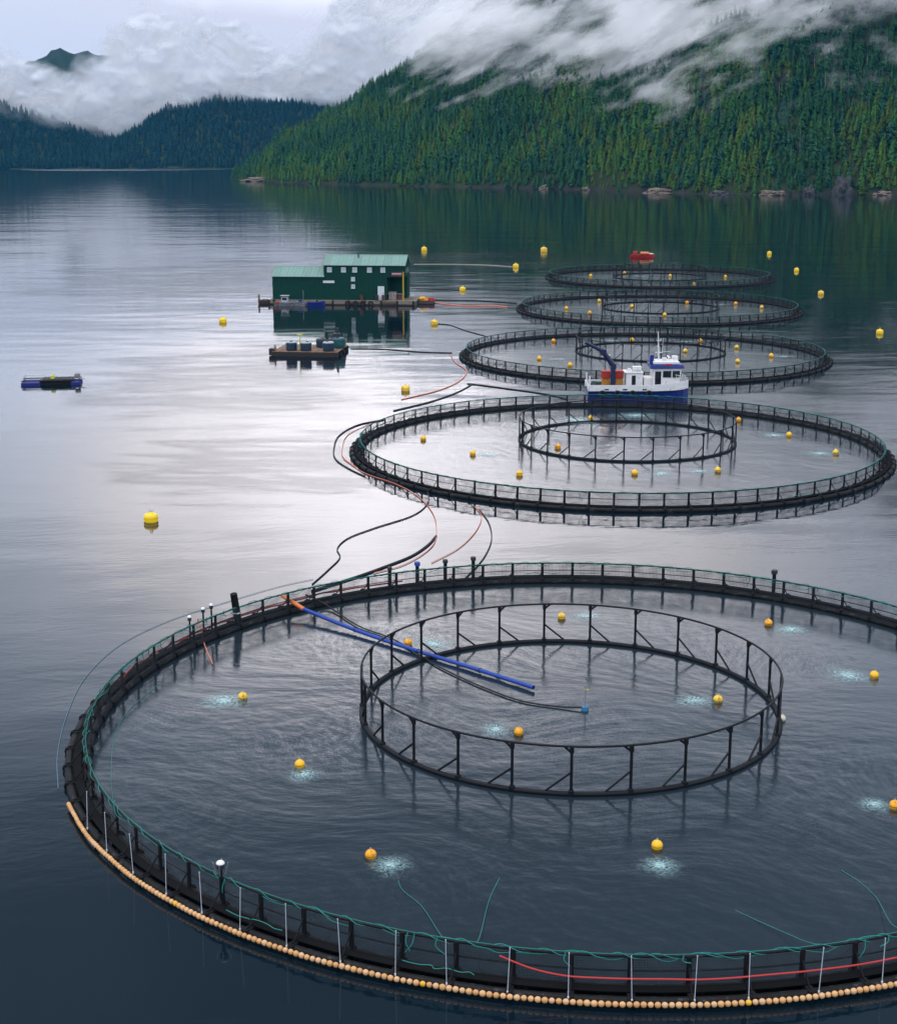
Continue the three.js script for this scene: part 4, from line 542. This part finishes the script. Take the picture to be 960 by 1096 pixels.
// ───────────────────────── feed barge with the green house ─────────────────────────
{
  const TURN = -0.085, b = thing('feed_barge', 'long floating feed barge with a dark green house and mint roof', 'barge', [-15.85, 0, -230.1], TURN);
  const corr = dataTex(256, 64, (u, v) => { const k = 0.86 + 0.10 * tile2(u, v, 16, 3, 61) + 0.12 * tile2(u, v, 64, 9, 62); return [k, k, k]; }, true);
  const greenWall = M('green_cladding', [0.003, 0.066, 0.044], 0.6, { map: corr, specularIntensity: 0.4 }), mint = M('mint_roof', [0.27, 0.45, 0.375], 0.45, { map: corr }), mint2 = M('mint_roof_aged', [0.235, 0.40, 0.33], 0.5, { map: corr }), glassM = M('window_glass', [0.42, 0.52, 0.50], 0.12), trimW = M('white_trim', [0.66, 0.68, 0.66], 0.5), darkIn = M('dark_interior', [0.010, 0.018, 0.016], 0.8), stoneM = M('weathered_timber', [0.34, 0.29, 0.23], 0.85, { map: grime });
  const D = 8.2, zf = D / 2 - 0.75;    // front wall plane
  // hull of the barge: pontoon, timber fendering, posts
  mesh('pontoon', box(22.6, 0.75, D + 0.5, 0.0, 0.18, 0, 0.06), M('pontoon_concrete', [0.17, 0.14, 0.11], 0.9, { map: grime }), b);
  for (let k = 0; k < 9; k++) mesh('fender_beam', box(2.35, 0.34, 0.18, -10.0 + k * 2.48, 0.34, D / 2 + 0.35, 0.04), k < 4 ? stoneM : k % 2 ? M('fender_dark', [0.10, 0.07, 0.05], 0.9) : stoneM, b);
  for (let k = 0; k < 10; k++) mesh('fender_post', box(0.26, 0.95, 0.24, -11.1 + k * 2.45, 0.25, D / 2 + 0.42, 0.04), rubber, b);
  mesh('deck', box(22.6, 0.1, D + 0.4, 0, 0.62, 0, 0.02), stoneM, b);
  for (const [x, i] of [[1.0, 0], [2.2, 1], [3.3, 2], [4.5, 3]]) mesh('fender_tyre', new THREE.TorusGeometry(0.3, 0.11, 7, 14).translate(x, 0.32, D / 2 + 0.6), rubber, b);
  // house: low wing and tall block, ribbed metal cladding
  const low = { x0: -10.75, x1: -2.85, h: 3.55, r: 1.15 }, tall = { x0: -2.83, x1: 9.55, h: 5.3, r: 1.2 }, F = 0.68;
  const ribs = (x0, x1, h, z, step = 0.4) => { const g = []; for (let x = x0 + step / 2; x < x1; x += step) g.push(box(0.06, h, 0.05, x, F + h / 2, z, 0)); return g; };
  const gable = (x0, x1, h, r) => loft([x0, x1].map((x) => [[x, F, -D / 2 + 0.75], [x, F, zf], [x, F + h, zf], [x, F + h + r, 0], [x, F + h, -D / 2 + 0.75]]));
  const lw = mesh('wing_wall', merge(gable(low.x0, low.x1, low.h, low.r), ribs(low.x0, low.x1, low.h, zf + 0.02)), greenWall, b);
  // the tall block has a dark open bay at its end
  const bay0 = 6.85, bayH = 3.45;
  mesh('wall', merge(gable(tall.x0, bay0, tall.h, tall.r), ribs(tall.x0, bay0 - 0.05, tall.h, zf + 0.02)), greenWall, b);
  mesh('upper_wall', merge(loft([bay0 + 0.002, tall.x1].map((x) => [[x, F + bayH, -D / 2 + 0.75], [x, F + bayH, zf], [x, F + tall.h, zf], [x, F + tall.h + tall.r, 0], [x, F + tall.h, -D / 2 + 0.75]])), ribs(bay0, tall.x1, tall.h - bayH, zf + 0.02).map((g) => g.translate(0, bayH, 0))), greenWall, b);
  mesh('bay_back_wall', merge(box(2.6, bayH - 0.02, 0.12, bay0 + 1.35, F + bayH / 2, -0.4, 0), box(0.12, bayH - 0.02, 3.3, tall.x1 - 0.07, F + bayH / 2, -1.9, 0)), greenWall, b);
  mesh('end_window', box(0.05, 0.7, 0.7, tall.x1 + 0.03, F + 4.3, 1.2, 0.02), glassM, b); mesh('end_window', box(0.05, 0.7, 0.7, tall.x1 + 0.03, F + 4.3, -1.2, 0.02), glassM, b); mesh('end_trim', merge(box(0.1, tall.h - bayH, 0.12, tall.x1 + 0.04, F + (tall.h + bayH) / 2, zf, 0.01)), M('dark_trim', [0.006, 0.02, 0.018], 0.6), b);
  const roof = (name, { x0, x1, h, r }, m) => { const run = D / 2 - 0.75 + 0.35, drop = r * 0.35 / (D / 2 - 0.75), panels = []; const n = Math.round((x1 - x0) / 1.1), w = (x1 - x0 + 0.3) / n; const root = mesh(name, merge(box(x1 - x0 + 0.34, 0.1, 0.34, (x0 + x1) / 2, F + h + r + 0.07, 0, 0.03)), m, b); for (let i = 0; i < n; i++) for (const s of [1, -1]) { const xa = x0 - 0.15 + i * w, g = loft([xa + 0.01, xa + w - 0.01].map((x) => [[x, F + h + r + 0.02, 0], [x, F + h - drop + 0.02, s * run], [x, F + h - drop + 0.09, s * run], [x, F + h + r + 0.09, 0]])); mesh('roof_panel', merge(g, [bar([xa, F + h + r + 0.11, s * 0.02], [xa, F + h - drop + 0.11, s * run], 0.035, 4), bar([xa + w / 2, F + h + r + 0.1, s * 0.02], [xa + w / 2, F + h - drop + 0.1, s * run], 0.022, 4)]), (i * 3 + (s > 0 ? 0 : 1)) % 4 ? mint : mint2, root); } return root; };
  roof('wing_roof', low, mint); const rt = roof('roof', tall, mint); mesh('roof_vent', cyl(0.1, 0.1, 0.7, 2.2, F + tall.h + 0.9, 1.0, 8), darkBox, rt);
  const win = (x, y, w, h) => { const f = mesh('window', merge(box(w + 0.16, 0.08, 0.1, x, F + y + h / 2 + 0.04, zf + 0.06, 0.01), box(w + 0.2, 0.09, 0.14, x, F + y - h / 2 - 0.04, zf + 0.08, 0.01), box(0.08, h, 0.1, x - w / 2 - 0.04, F + y, zf + 0.06, 0.01), box(0.08, h, 0.1, x + w / 2 + 0.04, F + y, zf + 0.06, 0.01), box(0.04, h, 0.07, x, F + y, zf + 0.06, 0.01)), trimW, b); mesh('pane', box(w, h, 0.04, x, F + y, zf + 0.055, 0), glassM, f); };
  const px = (p) => -2.83 + (p - 345) / 7.11; // metres along the wall
  for (const p of [351.5, 366.8, 379, 395, 409.5]) win(px(p), 4.55, 0.55, 0.6);
  win(px(377), 3.15, 0.42, 0.48); win(px(377), 2.05, 0.42, 0.48);
  mesh('name_strip', box(1.75, 0.36, 0.05, px(350.5), F + 2.72, zf + 0.07, 0.01), trimW, b);
  const dr = mesh('door', box(1.0, 2.1, 0.08, px(407.3), F + 1.06, zf + 0.06, 0.02), trimW, b); mesh('door_handle', box(0.06, 0.16, 0.08, px(407.3) + 0.36, F + 1.05, zf + 0.13, 0.01), darkBox, dr); mesh('door_frame', merge(box(0.1, 2.22, 0.1, px(407.3) - 0.57, F + 1.11, zf + 0.06, 0.01), box(0.1, 2.22, 0.1, px(407.3) + 0.57, F + 1.11, zf + 0.06, 0.01), box(1.24, 0.1, 0.1, px(407.3), F + 2.2, zf + 0.06, 0.01)), greenWall, dr);
  mesh('red_sign', box(1.6, 0.6, 0.06, px(424.5), F + 3.95, zf + 0.08, 0.02), M('faded_red_board', [0.30, 0.07, 0.08], 0.6, { map: grime }), b); mesh('sign_stripe', box(1.45, 0.12, 0.02, px(424.5), F + 4.0, zf + 0.125, 0), trimW, b);
  mesh('yellow_post', box(0.2, 4.5, 0.2, px(431.5), F + 2.05, zf + 0.16, 0.02), M('yellow_paint', [0.45, 0.30, 0.03], 0.5), b);
  mesh('bay_floor_rail', merge(bar([bay0, F + 1.0, zf], [tall.x1, F + 1.0, zf], 0.03, 5), bar([bay0 + 0.9, F, zf], [bay0 + 0.9, F + 1.0, zf], 0.03, 5)), steelMat, b);
  const toWorld = (x, y, z) => new THREE.Vector3(x, y, z).applyAxisAngle(new THREE.Vector3(0, 1, 0), TURN).add(b.position).toArray();
  const crateT = (pos, w, h, m, label, turn = 0) => { const o = thing('storage_crate', label, 'crate', pos, TURN + turn); mesh('body', merge(box(w, h, 0.9, 0, h / 2, 0, 0.05)), m, o); mesh('lid', box(w + 0.08, 0.08, 0.98, 0, h + 0.04, 0, 0.02), m, o); };
  crateT(toWorld(bay0 + 0.7, F, 2.2), 1.1, 1.1, M('pink_crate', [0.50, 0.40, 0.38], 0.6, { map: grime }), 'pale crate standing in the dark open bay of the green house'); crateT(toWorld(bay0 + 1.7, F, 1.4), 0.8, 0.7, M('brown_crate', [0.20, 0.09, 0.07], 0.7, { map: grime }), 'brown crate behind the pale crate in the open bay'); 
  for (const [x, m, label] of [[5.3, 0, 'dark drum on the barge deck beside the white door'], [6.35, 1, 'brown drum on the barge deck next to the open bay'], [3.0, 1, 'brown drum standing against the green wall short of the door']]) { const o = thing('deck_drum', label, 'drum', toWorld(x, F, zf + 0.42)); mesh('body', merge(cyl(0.27, 0.27, 0.8, 0, 0, 0, 14), ringTube(0.275, 0.02, 0.27, 14, 4), ringTube(0.275, 0.02, 0.53, 14, 4)), m ? M('rust_drum', [0.16, 0.07, 0.04], 0.7, { map: grime }) : darkBox, o); mesh('lid', cyl(0.25, 0.25, 0.03, 0, 0.8, 0, 14), darkBox, o); }
  // floats and hoses heaped at the house end
  const dock = thing('side_dock', 'low dock float at the open end of the green barge', 'dock', toWorld(12.6, 0, 0.5), TURN); mesh('deck', box(2.3, 0.35, 3.2, 0, 0.2, 0, 0.05), M('dock_deck', [0.07, 0.06, 0.06], 0.9), dock); mesh('edge_rail', box(2.3, 0.1, 0.1, 0, 0.45, 1.5, 0.02), rubber, dock);
  const heap = thing('orange_float_heap', 'heaped orange and yellow cover on the dock at the barge end', 'cover', toWorld(12.2, 0.38, 0.8), TURN); heap.scale.setScalar(0.72); mesh('cover', rockGeometry(8.1, 0.95, 0.6, 0.8, 0.35, 3).translate(0, 0.3, 0), M('orange_cover_cloth', [0.75, 0.28, 0.02], 0.7), heap); mesh('yellow_fold', rockGeometry(9.7, 0.55, 0.32, 0.6, 0.35, 3).translate(-0.5, 0.6, 0.3), M('yellow_cloth', [0.80, 0.48, 0.02], 0.7), heap);
  const coil = []; for (let k = 0; k < 5; k++) coil.push(ringTube(0.55 - 0.03 * k, 0.05, 0.05 + 0.09 * k, 24, 5).translate(0.05 * (k % 2), 0, 0)); tag(mesh('hose_coil', merge(coil).translate(...toWorld(13.3, 0.38, 0.6)), redMat), 'coil of red hose on the dock at the barge end', 'hose');
  // log dock and skiff at the low end
  const ld = thing('log_dock', 'short dark dock with a post at the low end of the barge', 'dock', toWorld(-12.0, 0, 1.5), TURN); for (let k = 0; k < 4; k++) mesh('log', new THREE.CylinderGeometry(0.27, 0.3, 3.0, 9).rotateX(Math.PI / 2).translate(-0.7 + k * 0.52, 0.2, 0.6), M('wet_log', [0.045 + 0.01 * (k % 2), 0.03, 0.022], 0.9), ld); mesh('post', cyl(0.16, 0.14, 1.3, -0.9, 0.1, 1.8, 8), M('post_wood', [0.20, 0.14, 0.10], 0.9), ld); mesh('cross_beam', box(2.4, 0.2, 0.25, 0.05, 0.52, 1.6, 0.03), M('beam_wood', [0.12, 0.08, 0.05], 0.9), ld);
}
{
  const t = openBoat('skiff', 'grey aluminium skiff with a small cabin, tied along the low green wing', [-23.8, 0, -224.9], -0.06, 4.9, 1.7, M('grey_aluminium', [0.36, 0.37, 0.40], 0.45, { map: grime, metalness: 0.3 }), whitePaint);
  mesh('cabin', merge(box(1.0, 0.9, 1.1, -0.9, 0.85, 0, 0.1), box(1.3, 0.07, 1.3, -0.9, 1.5, 0, 0.02)), M('grey_cabin', [0.42, 0.42, 0.44], 0.5), t); mesh('cabin_window', box(0.7, 0.36, 0.04, -0.9, 1.05, 0.56, 0.02), darkGlass, t); mesh('red_stripe', box(0.5, 0.3, 0.06, -1.9, 0.5, 0.83, 0.02), redPlastic, t); mesh('blue_box', box(0.5, 0.45, 0.5, 1.5, 0.75, 0.3, 0.05), bluePaint, t); mesh('whip_mast', bar([1.9, 0.5, 0], [1.9, 2.3, 0], 0.03, 5), steelMat, t);
  const u = openBoat('skiff', 'tiny dark blue punt tied between the grey skiff and the drums', [-19.9, 0, -224.6], -0.08, 2.6, 1.1, bluePaint, darkBox); u.children.find((o) => o.name === 'outboard_motor').removeFromParent();
}

renderer.render(scene, camera);
